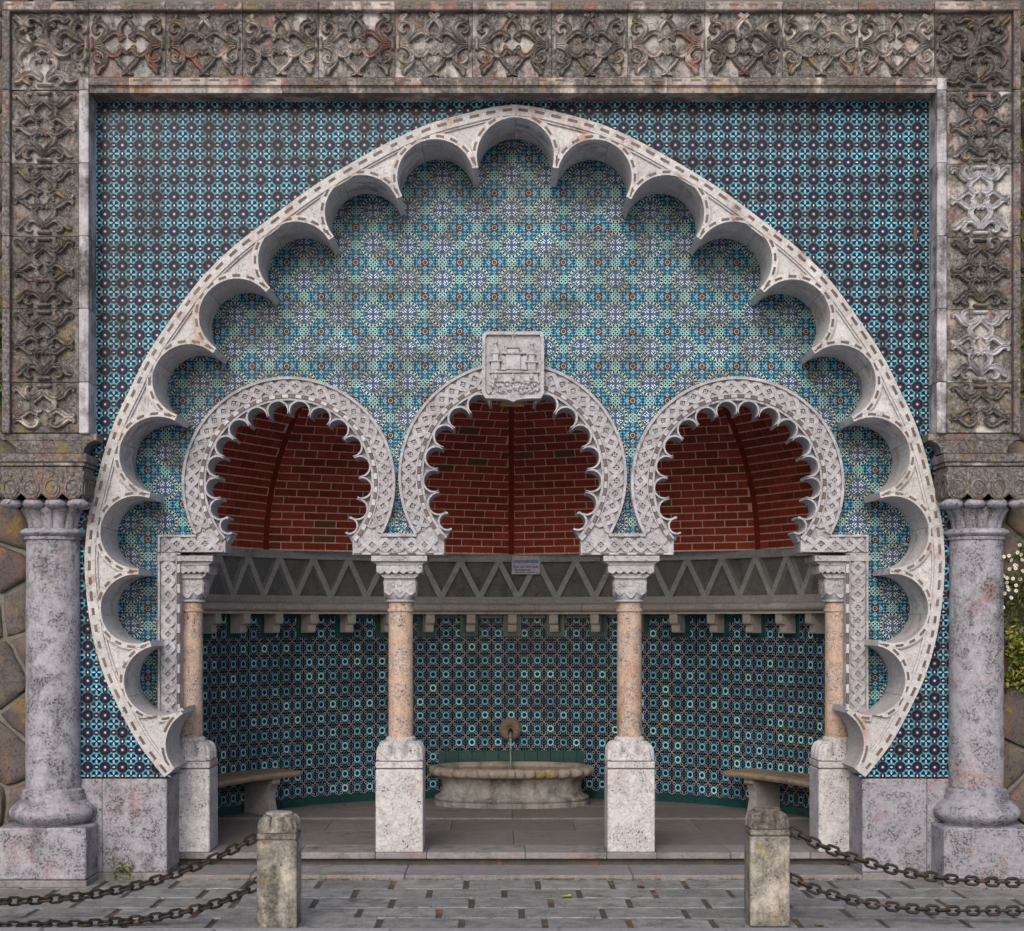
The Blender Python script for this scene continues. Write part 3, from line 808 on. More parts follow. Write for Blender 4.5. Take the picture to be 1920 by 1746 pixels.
for gi, (ax, ay, Ro, Ri) in enumerate(ARCS):
    am = math.acos(-(1003-ay)/Ro)                        # ring stops where its outside meets the spring blocks
    sc_ = Ri/160
    o = circ(ax, ay, Ro, -am, am, 90); i_ = circ(ax, ay, Ri, -am, am, 90)
    band_o = MB().prism([tuple(p) for p in o]+[tuple(p) for p in i_[::-1]], YA-.005, YA+.295)
    bo = band_o.build('arch_band', S['arcade'], ar)
    f1 = MB(); tr = lambda L_: [tuple(p) for p in L_]
    f1.ribbon(tr(circ(ax, ay, Ro-.5, -am, am, 90)), tr(circ(ax, ay, Ro-5.5, -am, am, 90)), YA-.045, YA)
    f1.ribbon(tr(circ(ax, ay, Ri+9.5, -am, am, 90)), tr(circ(ax, ay, Ri+7, -am, am, 90)), YA-.028, YA)
    f1.build('fillet', S['arcade'], bo)
    la = MB(); fw = MB(); lattice(la, fw, circ(ax, ay, (Ro-5.5+Ri+9.5)/2, -am, am, 200), (Ro-Ri-15)/2/PPM*1.02-.012, 25.5/PPM)
    la.build('interlace', S['arcade'], bo); tag(fw.build('rosettes', S['arcade'], bo), None, None, None, 'stuff')
    # ring of alternating light and dark dashes
    dl = MB(); dd = MB(); nd = 60; ae = am+.215
    for d in range(nd):
        a0 = -ae+2*ae*(d+.04)/nd; a1 = -ae+2*ae*(d+.96)/nd
        (dl if d % 2 else dd).ribbon(tr(circ(ax, ay, Ri+6.2, a0, a1, 3)), tr(circ(ax, ay, Ri+.2, a0, a1, 3)), YA-.034-(.004 if d % 2 else 0), YA-.002)
    tag(dl.build('pale_dashes', S['inlay_light'], bo), kind='stuff'); tag(dd.build('dark_dashes', S['inlay_dark'], bo), kind='stuff')
    # cusped ring
    cu = MB(); rim = MB(); st = radians(17.0); Rt = 131*sc_; Rl = 154*sc_; ae = radians(133)
    body_in = []
    for k in range(-7, 7):
        a0 = k*st; a1 = (k+1)*st; ac = (a0+a1)/2
        pA = Vector((ax+Rt*sin(a0+.022), ay-Rt*cos(a0+.022))); pB = Vector((ax+Rt*sin(a1-.022), ay-Rt*cos(a1-.022)))
        top = Rl-Rt*cos(st/2)
        arc, cc = lobe_arc_c(pA, pB, top, Vector((ax, ay)))
        body_in += arc
        P0 = [Vector(A2(*p)) for p in arc]; cw = Vector(A2(*cc))
        def off(w, a_=None):
            out = []
            for p in P0:
                q = p+(p-cw).normalized()*w
                out.append(tuple(q))
            return out
        wv = 3.6*sc_/PPM
        aw = []
        for ii, p in enumerate(P0):
            e = min(ii, len(P0)-1-ii); aw.append(wv*min(1, .35+e*.22))
        rim.ribbon([tuple(p+(p-cw).normalized()*.001) for p in P0], [tuple(p+(p-cw).normalized()*aw[ii]) for ii, p in enumerate(P0)], YA-.03, YA+.27)
    # foot cusps below the last full lobes
    feet = []
    for s in (-1, 1):
        a0 = 7*st; pA = Vector((ax+s*Rt*sin(a0+.022), ay-Rt*cos(a0+.022))); pe = Vector((ax+s*(Ri-20*sc_)*sin(ae-.05), ay-(Ri-20*sc_)*cos(ae-.05)))
        arc, cc = lobe_arc_c(pA, pe, 17*sc_, Vector((ax, ay)), 10)
        feet.append(arc)
        P0 = [Vector(A2(*p)) for p in arc]; cw = Vector(A2(*cc))
        rim.ribbon([tuple(p+(p-cw).normalized()*.001) for p in P0], [tuple(p+(p-cw).normalized()*wv) for p in P0], YA-.029, YA+.27)
    inner = feet[0][::-1]+body_in+feet[1]
    outer = [(ax+(Ri+.0)*sin(t), ay-(Ri+.0)*cos(t)) for t in [ae-2*ae*i/120 for i in range(121)]]
    poly = [A2(*p) for p in inner]+[A2(*p) for p in outer]
    cu.prism(poly, YA+.035, YA+.285)
    ring = cu.build('cusp_ring', S['arcade'], ar); rim.build('cusp_rim', S['arcade'], ring)
    r2 = MB(); r2.ribbon(tr(circ(ax, ay, Ri-.2, -am-.21, am+.21, 110)), tr(circ(ax, ay, Ri-4.5*sc_, -am-.21, am+.21, 110)), YA-.024, YA+.04); r2.build('ring_fillet', S['arcade'], ring)
    ends.append((am, ae))
# spring blocks above the columns
def arc_px(ax, ay, r, a0, a1, n=8): return [(ax+r*sin(a0+(a1-a0)*i/n), ay-r*cos(a0+(a1-a0)*i/n)) for i in range(n+1)]
(a1x, a1y, R1, r1), (a2x, a2y, R2, r2_), (a3x, a3y, R3, r3) = ARCS
def spring(poly, tri, lat, name='spring_block'):
    P = [A2(*p) for p in poly]
    b = MB().prism(P, YA-.006, YA+.29).build(name, S['arcade'], ar)
    la = MB(); fw = MB()
    for (x0, y0, x1, y1) in lat:
        lattice(la, fw, [Vector(A2(x0+(x1-x0)*i/40, y0+(y1-y0)*i/40)) for i in range(41)], 11.5/PPM-.004, 25.5/PPM)
    la.build('interlace', S['arcade'], b); tag(fw.build('rosettes', S['arcade'], b), None, None, None, 'stuff')
    f = MB()
    for q in tri:
        for (p0, p1) in q: pass
    return b
for (L_, Rr_) in ((0, 1), (1, 2)):
    axL, ayL, RL, rL = ARCS[L_]; axR, ayR, RR, rR = ARCS[Rr_]; amL, aeL = ends[L_]; amR, aeR = ends[Rr_]
    left = arc_px(axL, ayL, rL, amL, aeL-.02); right = arc_px(axR, ayR, rR, -aeR+.02, -amR)
    poly = [(axL+RL*sin(amL), 1003)]+left+[(left[-1][0], 1041), (right[0][0], 1041)]+right+[(axR-RR*sin(amR), 1003)]
    b = spring(poly, [], [(left[-1][0]+12, 1022, right[0][0]-12, 1022)])
    f = MB(); xa, xb = axL+RL*sin(amL)-1, axR-RR*sin(amR)+1
    x0, z0 = A2(xa-3, 1007); x1, z1 = A2(xb+3, 1001); f.box(x0, x1, YA-.042, YA, min(z0, z1), max(z0, z1), .003)
    x0, z0 = A2(left[-1][0]+1, 1041); x1, z1 = A2(right[0][0]-1, 1036.5); f.box(x0, x1, YA-.036, YA, min(z0, z1), max(z0, z1), .003)
    f.build('fillet', S['arcade'], b)
    dl = MB(); dd = MB(); n = 10
    for d in range(n):
        xa = left[-1][0]+2+(right[0][0]-left[-1][0]-4)*(d+.05)/n; xb = left[-1][0]+2+(right[0][0]-left[-1][0]-4)*(d+.95)/n
        x0, z0 = A2(xa, 1040.5); x1, z1 = A2(xb, 1037.2); (dl if d % 2 else dd).box(x0, x1, YA-.042, YA-.03, z0, z1, .001)
    tag(dl.build('pale_dashes', S['inlay_light'], b), kind='stuff'); tag(dd.build('dark_dashes', S['inlay_dark'], b), kind='stuff')
for s in (-1, 1):
    gi = 0 if s < 0 else 2; ax, ay, Ro, Ri = ARCS[gi]; am, ae = ends[gi]
    mx = lambda px: px if s < 0 else 2*962-px
    inn = arc_px(542, 907, 160, -ae+.02, -am)
    # horizontal arm and upright jamb of the interlaced frame
    poly = [(542-200*sin(am), 1003)]+[(297, 1003), (297, 1036), (inn[0][0], 1036)]+inn
    P = [(mx(x), y) for x, y in poly]
    b = spring(P, [], [(mx(306), 1020, mx(412), 1020)], 'spring_arm')
    f = MB()
    for (xa, ya, xb, yb) in ((297, 1003, 369, 1007.5), (297.3, 1007.6, 301.5, 1036), (337, 1032.5, 420, 1035.8)):
        x0, x1 = sorted((A2(mx(xa), 0)[0], A2(mx(xb), 0)[0])); f.box(x0, x1, YA-.04, YA, A2(0, yb)[1], A2(0, ya)[1], .003)
    f.build('fillet', S['arcade'], b)
    P = [(mx(297), 1037), (mx(339), 1037), (mx(339), 1340), (mx(297), 1340)]
    b = spring(P, [], [(mx(316.5), 1040, mx(316.5), 1338)], 'jamb_band')
    f = MB()
    for (xa, xb) in ((297.3, 301.5), (331, 333)):
        x0, x1 = sorted((A2(mx(xa), 0)[0], A2(mx(xb), 0)[0])); f.box(x0, x1, YA-.04, YA, A2(0, 1339)[1], A2(0, 1038)[1], .003)
    f.build('fillet', S['arcade'], b)
    dl = MB(); dd = MB(); n = 16
    for d in range(n):
        za = A2(0, 1038+300*(d+.95)/n)[1]; zb = A2(0, 1038+300*(d+.05)/n)[1]
        x0, x1 = sorted((A2(mx(333.6), 0)[0], A2(mx(338.6), 0)[0])); (dl if d % 2 else dd).box(x0, x1, YA-.032, YA-.002, za, zb, .001)
    tag(dl.build('pale_dashes', S['inlay_light'], b), kind='stuff'); tag(dd.build('dark_dashes', S['inlay_dark'], b), kind='stuff')

# ------------------------------------------------------------------ slender columns on pedestals
def scallop_poly(x0, x1, z0, z1, n, dep, zig=False):
    P = [(x1, z1), (x0, z1)]; w = (x1-x0)/n
    for k in range(n):
        for i in range(7):
            f = i/6; x = x0+w*(k+f)
            P.append((x, z0+dep*((1-sin(f*pi)) if not zig else abs(2*f-1))))
    return P
def pedestal(t, x, y, hw, z0, z1, mat, name='pedestal', sc2=1.):
    """square post with two grooves and a cap of rounded lobes"""
    g1, g2 = z1-.17*sc2, z1-.235*sc2
    MB().box(x-hw, x+hw, y-hw, y+hw, z0, g2-.006, .008).build(name, mat, t)
    c = MB(); c.box(x-hw+.012, x+hw-.012, y-hw+.012, y+hw-.012, g2-.012, g1+.014, .002); c.build('groove_core', S['inlay_dark'], t)
    MB().box(x-hw, x+hw, y-hw, y+hw, g2+.006, g1-.004, .005).build('band', mat, t)
    cap = MB(); rl = hw/3.0
    base = g1+.006
    prof = [(0, .0), (.5, .0)]
    # cap: loft whose edge swells into three lobes a side and shrinks towards the top
    m = 48; rings = []
    H = z1-base
    for kz in range(9):
        f = kz/8; z = base+H*f; shr = 0 if f < .35 else (1-sqrt(max(0, 1-((f-.35)/.65)**2)))*hw*.42
        ring = []
        for side in range(4):
            for i in range(m//4*2):
                u = -1+2*i/(m//2); lob = abs(sin((u+1)*1.5*pi)); d = (1-lob**.7)*hw*.30*min(1, max(0, (f-.0)/.35))
                r = hw-shr-d
                cr = 1-.10*max(0, (abs(u)-.80)/.2)
                px_, py_ = u*(hw-shr*.8)*cr, -r*cr
                a = side*pi/2
                ring.append((x+px_*cos(a)-py_*sin(a), y+px_*sin(a)+py_*cos(a), z))
        rings.append(ring)
    b = len(cap.v); n = len(rings[0])
    for r in rings: cap.v += r
    for k in range(len(rings)-1):
        for i in range(n): cap.face((b+k*n+i, b+k*n+(i+1) % n, b+(k+1)*n+(i+1) % n, b+(k+1)*n+i))
    cap.face(tuple(b+(len(rings)-1)*n+i for i in range(n))); cap.face(tuple(b+i for i in range(n))[::-1])
    cap.build('cap', mat, t, 50)
def slender(px, label, group, inner=True, zig=False):
    Y = .70; x = WX(px, Y); hw = .205
    t = thing('slender_column', (x, Y, ZF), label, 'column', group)
    z1 = 1.105; zs = 2.315
    pedestal(t, x, Y, hw, ZF, z1, S['pedestal'])
    b = MB().lathe([(.128, z1-.03), (.132, z1+.006), (.13, z1+.022), (.112, z1+.034)], x, Y, 32); b.build('base', S['pedestal'], t, 40)
    MB().lathe([(.109, z1+.03), (.109, z1+.4), (.107, zs-.10), (.107, zs-.088), (.118, zs-.082), (.118, zs-.066), (.106, zs-.058), (.106, zs)], x, Y, 36).build('shaft', S['pillar'], t, 40)
    # capital: necking, belled block with hanging lobes, cavetto, scalloped abacus, plain abacus
    c = MB(); c.lathe([(.122, zs-.002), (.132, zs+.004), (.132, zs+.016), (.118, zs+.022)], x, Y, 32); c.build('necking', S['arcade'], t, 40)
    k = MB(); prof = [(.112, zs+.02), (.122, zs+.05), (.128, zs+.075), (.129, zs+.20)]
    n = 4; b = len(k.v)
    for (r, z) in prof:
        f = min(1, (z-zs-.02)/.06); e = .5+.0*f
        for i in range(32):
            a = i/32*2*pi+pi/32; p = 2+6*f
            rr = r*(1.0 if p > 50 else 1/((abs(cos(a))**p+abs(sin(a))**p)**(1/p)))
            k.v.append((x+rr*cos(a), Y+rr*sin(a), z))
    for q in range(len(prof)-1):
        for i in range(32): k.face((b+q*32+i, b+q*32+(i+1) % 32, b+(q+1)*32+(i+1) % 32, b+(q+1)*32+i))
    k.face(tuple(b+3*32+i for i in range(32)))
    cb = k.build('capital', S['arcade'], t, 40)
    lp = MB()
    for s in range(4):
        a = s*pi/2; T = lambda p, a=a: (x+p[0]*cos(a)-p[1]*sin(a), Y+p[0]*sin(a)+p[1]*cos(a), p[2])
        P = [(.131, zs+.205), (-.131, zs+.205), (-.131, zs+.085)]
        for (c0, w, dz) in ((-.092, .04, .0), (0, .055, -.025), (.092, .04, .0)):
            for i in range(9):
                f = i/8; P.append((c0-w+2*w*f, zs+.085+dz*sin(f*pi)-.028*sin(f*pi)))
        P.append((.131, zs+.085))
        lp.prism(P, -.139, -.12, .003, T)
        for (c0, zc, r) in ((0, zs+.10, .022), (0, zs+.165, .026), (-.06, zs+.15, .018), (.06, zs+.15, .018), (-.10, zs+.165, .013), (.10, zs+.165, .013)):
            lp.prism([(c0+r*cos(j*pi/5), zc+r*1.3*sin(j*pi/5)) for j in range(10)], -.146, -.13, .004, T)
    lp.build('capital_lobes', S['arcade'], cb)
    MB().prism([(-.13, 0), (.13, 0), (.165, .028), (.165, .04), (-.165, .04), (-.165, .028)], Y-.165, Y+.165, 0, lambda p: (x+p[0], p[1], zs+.205+p[2])).build('cavetto', S['arcade'], t)
    sa = MB(); za, zb = zs+.243, zs+.318
    sa.box(x-.188, x+.188, Y-.188, Y+.188, za+.014, zb, .003)
    for s in range(4):
        a = s*pi/2; T = lambda p, a=a: (x+p[0]*cos(a)-p[1]*sin(a), Y+p[0]*sin(a)+p[1]*cos(a), p[2])
        sa.prism(scallop_poly(-.196, .196, za, zb-.003, 8 if zig else 6, .02, zig), -.2005, -.186, .002, T)
    sa.build('scalloped_abacus', S['arcade'], t)
    MB().prism([(-.19, 0), (.19, 0), (.235, .035), (-.235, .035)], Y-.20, Y+.20, 0, lambda p: (x+p[0], p[1], zb+.002+p[2]*.8)).build('upper_cavetto', S['arcade'], t)
    MB().box(x-.242, x+.242, Y-.235, Y+.235, zb+.031, WZ(1042, .5)-.001, .004).build('abacus', S['arcade'], t)
slender(751.5, 'slender rose marble column on a white pedestal, left of the fountain basin', 'columns of the arcade')
slender(1180, 'slender rose marble column on a white pedestal, right of the fountain basin', 'columns of the arcade')
slender(357, 'slender half hidden column beside the interlaced jamb at the left end of the arcade', 'columns of the arcade', False, True)
slender(1570, 'slender half hidden column beside the interlaced jamb at the right end of the arcade', 'columns of the arcade', False, True)

# ------------------------------------------------------------------ coat of arms over the middle arch
YK = .38
K2 = lambda px, py: (WX(px, YK), WZ(py, YK))
cr = thing('coat_of_arms', (WX(962, YK), YK, WZ(750, YK)), 'carved grey stone shield with a towered castle above the middle arch', 'coat of arms')
sh = [(904, 630), (909, 622), (1015, 622), (1020, 630), (1020, 738), (1014, 747), (985, 748), (970, 750), (962, 754), (954, 750), (940, 748), (911, 747), (904, 738)]
MB().prism([K2(*p) for p in sh], YK+.02, YK+.13, .006).build('shield', S['arcade'], cr)
fr = MB(); ins_px = [(910, 634), (912, 628), (1012, 628), (1014, 634), (1014, 734), (1009, 741), (984, 742), (970, 744), (962, 747), (954, 744), (940, 742), (915, 741), (910, 734)]
A = [K2(*p) for p in sh+[sh[0]]]; B = [K2(*p) for p in ins_px+[ins_px[0]]]
fr.ribbon(A, B, YK-.012, YK+.021); fr.build('border', S['arcade'], cr)
YF = YK+.02
def relief(name, polys, h, ch=.004):
    mb = MB()
    for p in polys: mb.prism([K2(*q) for q in p], YF-h*1.7, YF+.002, ch)
    return mb.build(name, S['arcade'], cr)
def dome_t(x, y0, w, h): return [(x-w, y0), (x-w*.75, y0-h*.35), (x-w*.3, y0-h*.7), (x, y0-h), (x+w*.3, y0-h*.7), (x+w*.75, y0-h*.35), (x+w, y0)]
def rect(x0, x1, y0, y1): return [(x0, y0), (x1, y0), (x1, y1), (x0, y1)]
relief('curtain_wall', [rect(921, 1009, 697, 716)], .012)
relief('battlement', [[(917, 697), (925, 693), (940, 697), (962, 693), (985, 697), (1000, 693), (1011, 697), (1011, 700), (917, 700)]], .022)
relief('keep', [rect(940, 988, 667, 694)], .014)
for (x, w, yb, yt, hh) in ((929, 8, 694, 664, 14), (997, 8, 694, 666, 14)):
    relief('tower', [rect(x-w, x+w, yt+13, yb), rect(x-w*.7, x+w*.7, yt, yt+12)], .02)
    relief('tower_roof', [dome_t(x, yt, w*.95, 21)], .024); relief('parapet', [rect(x-w-4, x+w+4, yt+12, yt+15)], .028)
relief('middle_tower', [rect(951, 973, 654, 664), rect(948, 976, 664, 694)], .026)
relief('middle_roof', [dome_t(962, 653, 11, 22)], .03); relief('middle_parapet', [rect(945, 979, 662, 665.5), rect(950, 974, 652, 654)], .034)
relief('turret', [dome_t(945, 664, 5, 8)], .02); relief('turret', [dome_t(982, 664, 5, 9)], .02)
for x in (929, 962, 996): relief('doorway', [[(x-2.5, 711), (x-2.5, 704), (x, 699.5), (x+2.5, 704), (x+2.5, 711)]], .028, .002)
for x, y in ((929, 641), (962, 627.5), (997, 643)):
    relief('crescent', [[(x-3.5, y-1), (x-3, y+3), (x, y+4.5), (x+3, y+3), (x+3.5, y-1), (x+1.8, y+1.5), (x, y+2.4), (x-1.8, y+1.5)]], .018, .001)
fo = MB()
for k in range(90):
    x = R_.uniform(914, 1010); y = R_.uniform(715, 738)-2.5*abs(sin(x*.12)); r = R_.uniform(1.5, 4)
    cx, cz = K2(x, y); r /= PPM; a = R_.uniform(0, 6)
    fo.prism([(cx+r*(1+.35*cos(3*(j*pi/4)+a))*cos(j*pi/4), cz+r*(1+.3*cos(2*j))*sin(j*pi/4)) for j in range(8)], YF-R_.uniform(.008, .03), YF+.001, .003)
tag(fo.build('rocks_and_leaves', S['arcade'], cr), None, None, None, 'stuff')
bx = MB(); x0, z0 = WX(938, .62), WZ(762, .62); bx.box(x0, WX(984, .62), .60, .66, z0, WZ(752, .62), .004)
bd = bx.build('wooden_wedge', S['ochre_board']); bd.location = (0, 0, 0)
tag(bd, 'small ochre board tucked behind the foot of the carved shield', 'board')
# ------------------------------------------------------------------ carved rectangular frame
YFR = -.24; YPN = -.195
fr_ = thing('carved_frame', (0, -.15, 3.4), 'weathered rectangular stone frame with carved scroll panels round the tiled wall', 'frame')
F2 = lambda px, py, Y=YPN: (WX(px, Y), WZ(py, Y))
PROF = [(-1, 0), (-.97, 1.5), (-.68, 2.0), (-.28, 1.3), (0, 1.1), (.28, 1.3), (.68, 2.0), (.97, 1.5), (1, 0)]
def strands(mb, lists, x0, xw, z0, zw, r0, mirror=True, taper=True):
    """lists of (u, v) control points in -1..1; swept as grooved leaf stems in the panel's plane"""
    for li, item in enumerate(lists):
        pts, k = item if isinstance(item, tuple) and isinstance(item[0], list) else (item, 1.)
        for s in ((1, -1) if mirror else (1,)):
            P = [(x0+s*u*xw, v) for u, v in pts]; P = [(x, z0+v*zw) for x, v in P]
            P = catmull(P, 5)
            lift = .0006*(li % 7)
            P3 = [(p.x, 0.-lift, p.y) for p in P]
            rad = lambda t: r0*k*(min(1., .35+t*5)*min(1., .45+(1-t)*3.2) if taper else 1)
            mb.sweep(P3, rad, PROF, (0, -1, 0))
def clasp(mb, x, z, hw, hz, dep=.045):
    n = 6; b = len(mb.v); ln = max(hw, hz); r = min(hw, hz); hor = hw > hz
    for i in range(-6, 7):
        f = i/6; e = sqrt(max(.03, 1-max(0, (abs(f)-.8)/.2)**2))
        for k in range(7):
            a = pi*k/6; c = r*cos(a)*e; d = -dep*sin(a)*e
            mb.v.append((x+f*ln, d, z+c) if hor else (x+c, d, z+f*ln))
    for i in range(12):
        for k in range(6): mb.face((b+i*7+k, b+i*7+k+1, b+(i+1)*7+k+1, b+(i+1)*7+k))
    mb.face([b+k for k in range(7)]); mb.face([b+12*7+k for k in range(7)])
def N1(L): return [((x-1415)/437, (447-y)/382) for x, y in L]
TOPL = [N1([(1800, 420), (1740, 408), (1685, 360), (1655, 290), (1670, 230), (1730, 205), (1785, 232), (1797, 280), (1765, 312), (1735, 290)]),
        (N1([(1662, 255), (1700, 205), (1765, 185), (1778, 160), (1745, 130), (1755, 98)]), 1.05),
        N1([(1425, 372), (1470, 355), (1502, 310), (1490, 245), (1450, 190), (1418, 150)]),
        (N1([(1412, 160), (1440, 125), (1480, 100)]), .9),
        N1([(1800, 440), (1725, 425), (1655, 375), (1600, 332), (1540, 318), (1494, 345), (1488, 390), (1515, 412)]),
        N1([(1800, 458), (1710, 472), (1655, 540), (1590, 588), (1530, 582), (1497, 540), (1486, 495), (1515, 470)]),
        N1([(1800, 478), (1715, 500), (1662, 560), (1662, 620), (1700, 658), (1760, 650), (1790, 610), (1770, 572), (1735, 588), (1742, 615)]),
        (N1([(1652, 590), (1680, 660), (1750, 705), (1798, 715)]), .8), (N1([(1650, 600), (1685, 690), (1740, 740), (1758, 805)]), 1.15),
        N1([(1432, 575), (1440, 545), (1480, 532), (1520, 565), (1530, 620), (1495, 680), (1445, 728), (1422, 765), (1445, 795), (1482, 802)])]
def N2(L): return [((x-930)/700, (852-y)/737) for x, y in L]
SIDE_A = [N2([(955, 230), (1010, 312), (1090, 378), (1180, 395), (1265, 345), (1305, 270), (1285, 190), (1225, 165), (1195, 200)]),
          (N2([(1150, 430), (1280, 405), (1375, 310), (1450, 232), (1520, 225), (1528, 300)]), .95),
          N2([(940, 260), (970, 345), (1060, 425), (1145, 505), (1155, 585), (1105, 660), (1030, 690), (975, 655)]),
          N2([(1140, 812), (1095, 775), (1125, 715), (1200, 688), (1290, 735), (1400, 810), (1480, 815), (1530, 775), (1535, 735)]),
          N2([(1150, 855), (1085, 865), (1065, 920), (1115, 988), (1200, 1008), (1300, 950), (1400, 870), (1480, 862), (1528, 900), (1520, 945)])]
SIDE_B = [N2([(1000, 1045), (975, 1000), (1030, 972), (1105, 1020), (1145, 1110), (1118, 1190), (1050, 1262), (985, 1335), (945, 1450)]),
          N2([(965, 1450), (1010, 1370), (1090, 1300), (1190, 1285), (1265, 1325), (1305, 1400), (1285, 1475), (1220, 1495), (1185, 1465)]),
          (N2([(1170, 1265), (1290, 1280), (1385, 1370), (1455, 1435), (1525, 1450)]), 1.1)]
def N3(L): return [((x-510)/450, (527-y)/462) for x, y in L]
CORN = [N3([(915, 450), (860, 472), (790, 540), (700, 590), (600, 570), (520, 490), (475, 390), (470, 290), (495, 210), (560, 155), (640, 155), (695, 195), (742, 150)]),
        N3([(478, 310), (500, 245), (555, 232), (575, 262)]), N3([(890, 432), (810, 385), (725, 322), (655, 335), (625, 390), (660, 420)]),
        N3([(905, 428), (835, 390), (792, 310), (805, 245), (862, 205), (918, 235), (928, 290), (885, 318)]), N3([(800, 260), (830, 200), (885, 180), (872, 105)]),
        N3([(890, 500), (815, 550), (803, 610), (850, 655), (908, 640), (920, 592), (882, 582)]), N3([(790, 590), (830, 680), (912, 718)]), N3([(795, 610), (860, 720), (890, 795)]),
        N3([(590, 640), (545, 560), (470, 490), (370, 462), (260, 492), (185, 560), (162, 640), (205, 730)]), N3([(380, 560), (430, 530), (520, 560), (570, 640)]),
        N3([(260, 560), (280, 500), (350, 480)]), N3([(640, 480), (620, 470), (650, 500)]),
        N3([(435, 860), (365, 790), (325, 720), (342, 655), (398, 642), (412, 685)]), N3([(475, 860), (555, 790), (592, 720), (572, 652), (515, 640), (492, 685)]),
        N3([(425, 900), (352, 835), (272, 835), (242, 890), (295, 940)]), N3([(485, 900), (558, 835), (635, 835), (668, 890), (615, 940)]),
        (N3([(350, 812), (235, 835), (170, 900), (105, 905)]), 1.1), (N3([(560, 812), (675, 835), (740, 910), (830, 885)]), 1.1),
        N3([(300, 462), (205, 420), (152, 350), (172, 290), (232, 270), (250, 310)]), N3([(440, 225), (375, 162), (292, 150), (258, 198), (300, 245), (330, 220)]),
        (N3([(225, 240), (160, 180), (105, 125)]), 1.5), N3([(285, 380), (320, 365), (340, 400)])]
def relief_mesh(name, kind, pw, ph, mat):
    """scrollwork centred on the origin for a panel pw x ph metres, front towards -y"""
    mb = MB(); r = .0225
    if kind == 'top':
        strands(mb, TOPL, 0, pw/2, 0, ph/2, r)
        for s in (-1, 1): clasp(mb, s*pw*.47, .01*ph, .014, ph*.115)
    elif kind == 'side':
        strands(mb, SIDE_A+SIDE_B, 0, pw/2, 0, ph/2, r*1.05)
        for s in (-1, 1): clasp(mb, 0, s*ph*.462, pw*.115, .017)
    elif kind == 'short':
        strands(mb, SIDE_A, 0, pw/2, 0, ph/2, r*1.05); clasp(mb, 0, ph*.462, pw*.115, .017)
    else:
        s = -1 if kind == 'corner_r' else 1
        strands(mb, [[(s*u, v) for u, v in it[0]] if isinstance(it, tuple) else [(s*u, v) for u, v in it] for it in CORN], 0, pw/2, 0, ph/2, r*1.15, False)
        clasp(mb, -.1*s*pw/2*1.1, -.455*ph, pw*.11, .017); clasp(mb, s*pw*.475, .09*ph, .014, ph*.10)
    return mb.mesh(name, mat, 60)
def panel(px0, px1, py0, py1, kind, gmat, rmat, cache={}):
    x0, z1 = F2(px0, py0); x1, z0 = F2(px1, py1); cx, cz = (x0+x1)/2, (z0+z1)/2
    zb = z0
    o = MB().box(x0+.0012-cx, x1-.0012-cx, 0, .19, z0+.0012-cz, z1-.0012-cz, .004).build('carved_panel', gmat, fr_, None, Matrix.Translation((cx, YPN, cz)))
    h = z1-z0
    hh = h if kind != 'short' else (x1-x0)*1.06
    key = (kind, rmat.name)
    if key not in cache: cache[key] = relief_mesh('scrollwork', kind, x1-x0, hh, rmat)
    inst('scrollwork', cache[key], o, Matrix.Translation((cx, YPN, cz if kind != 'short' else z1-hh/2)) @ Matrix.Rotation(R_.uniform(-.012, .012), 4, 'Y') @ Matrix.Diagonal((R_.uniform(.96, 1.0), R_.uniform(.75, 1.05), R_.uniform(.96, 1.0), 1)))
    return o
xt = [167, 311, 455, 598, 741, 886, 1034, 1177, 1322, 1467, 1609, 1752]
for i in range(11): panel(xt[i], xt[i+1], 21, 146, 'top', S['ground'], S['frame'])
panel(19, 167, 21, 169, 'corner_l', S['ground'], S['frame']); panel(1752, 1900, 21, 171, 'corner_r', S['frame_side'], S['frame_side'])
yl = [170.5, 307, 444, 579.5, 717]; 
for i in range(4):
    panel(19, 148, yl[i], yl[i+1], 'side', S['ground'] if i in (0,) else S['frame_side'], S['frame'] if i == 0 else S['frame_side'])
    panel(1775, 1899, yl[i]+1, yl[i+1]+1, 'side', S['ground'], S['frame_side'] if i in (0, 2) else S['jamb'])
panel(19, 148, 717.5, 812, 'short', S['frame_side'], S['frame']); panel(1775, 1899, 718.5, 812, 'short', S['ground'], S['frame_side'])
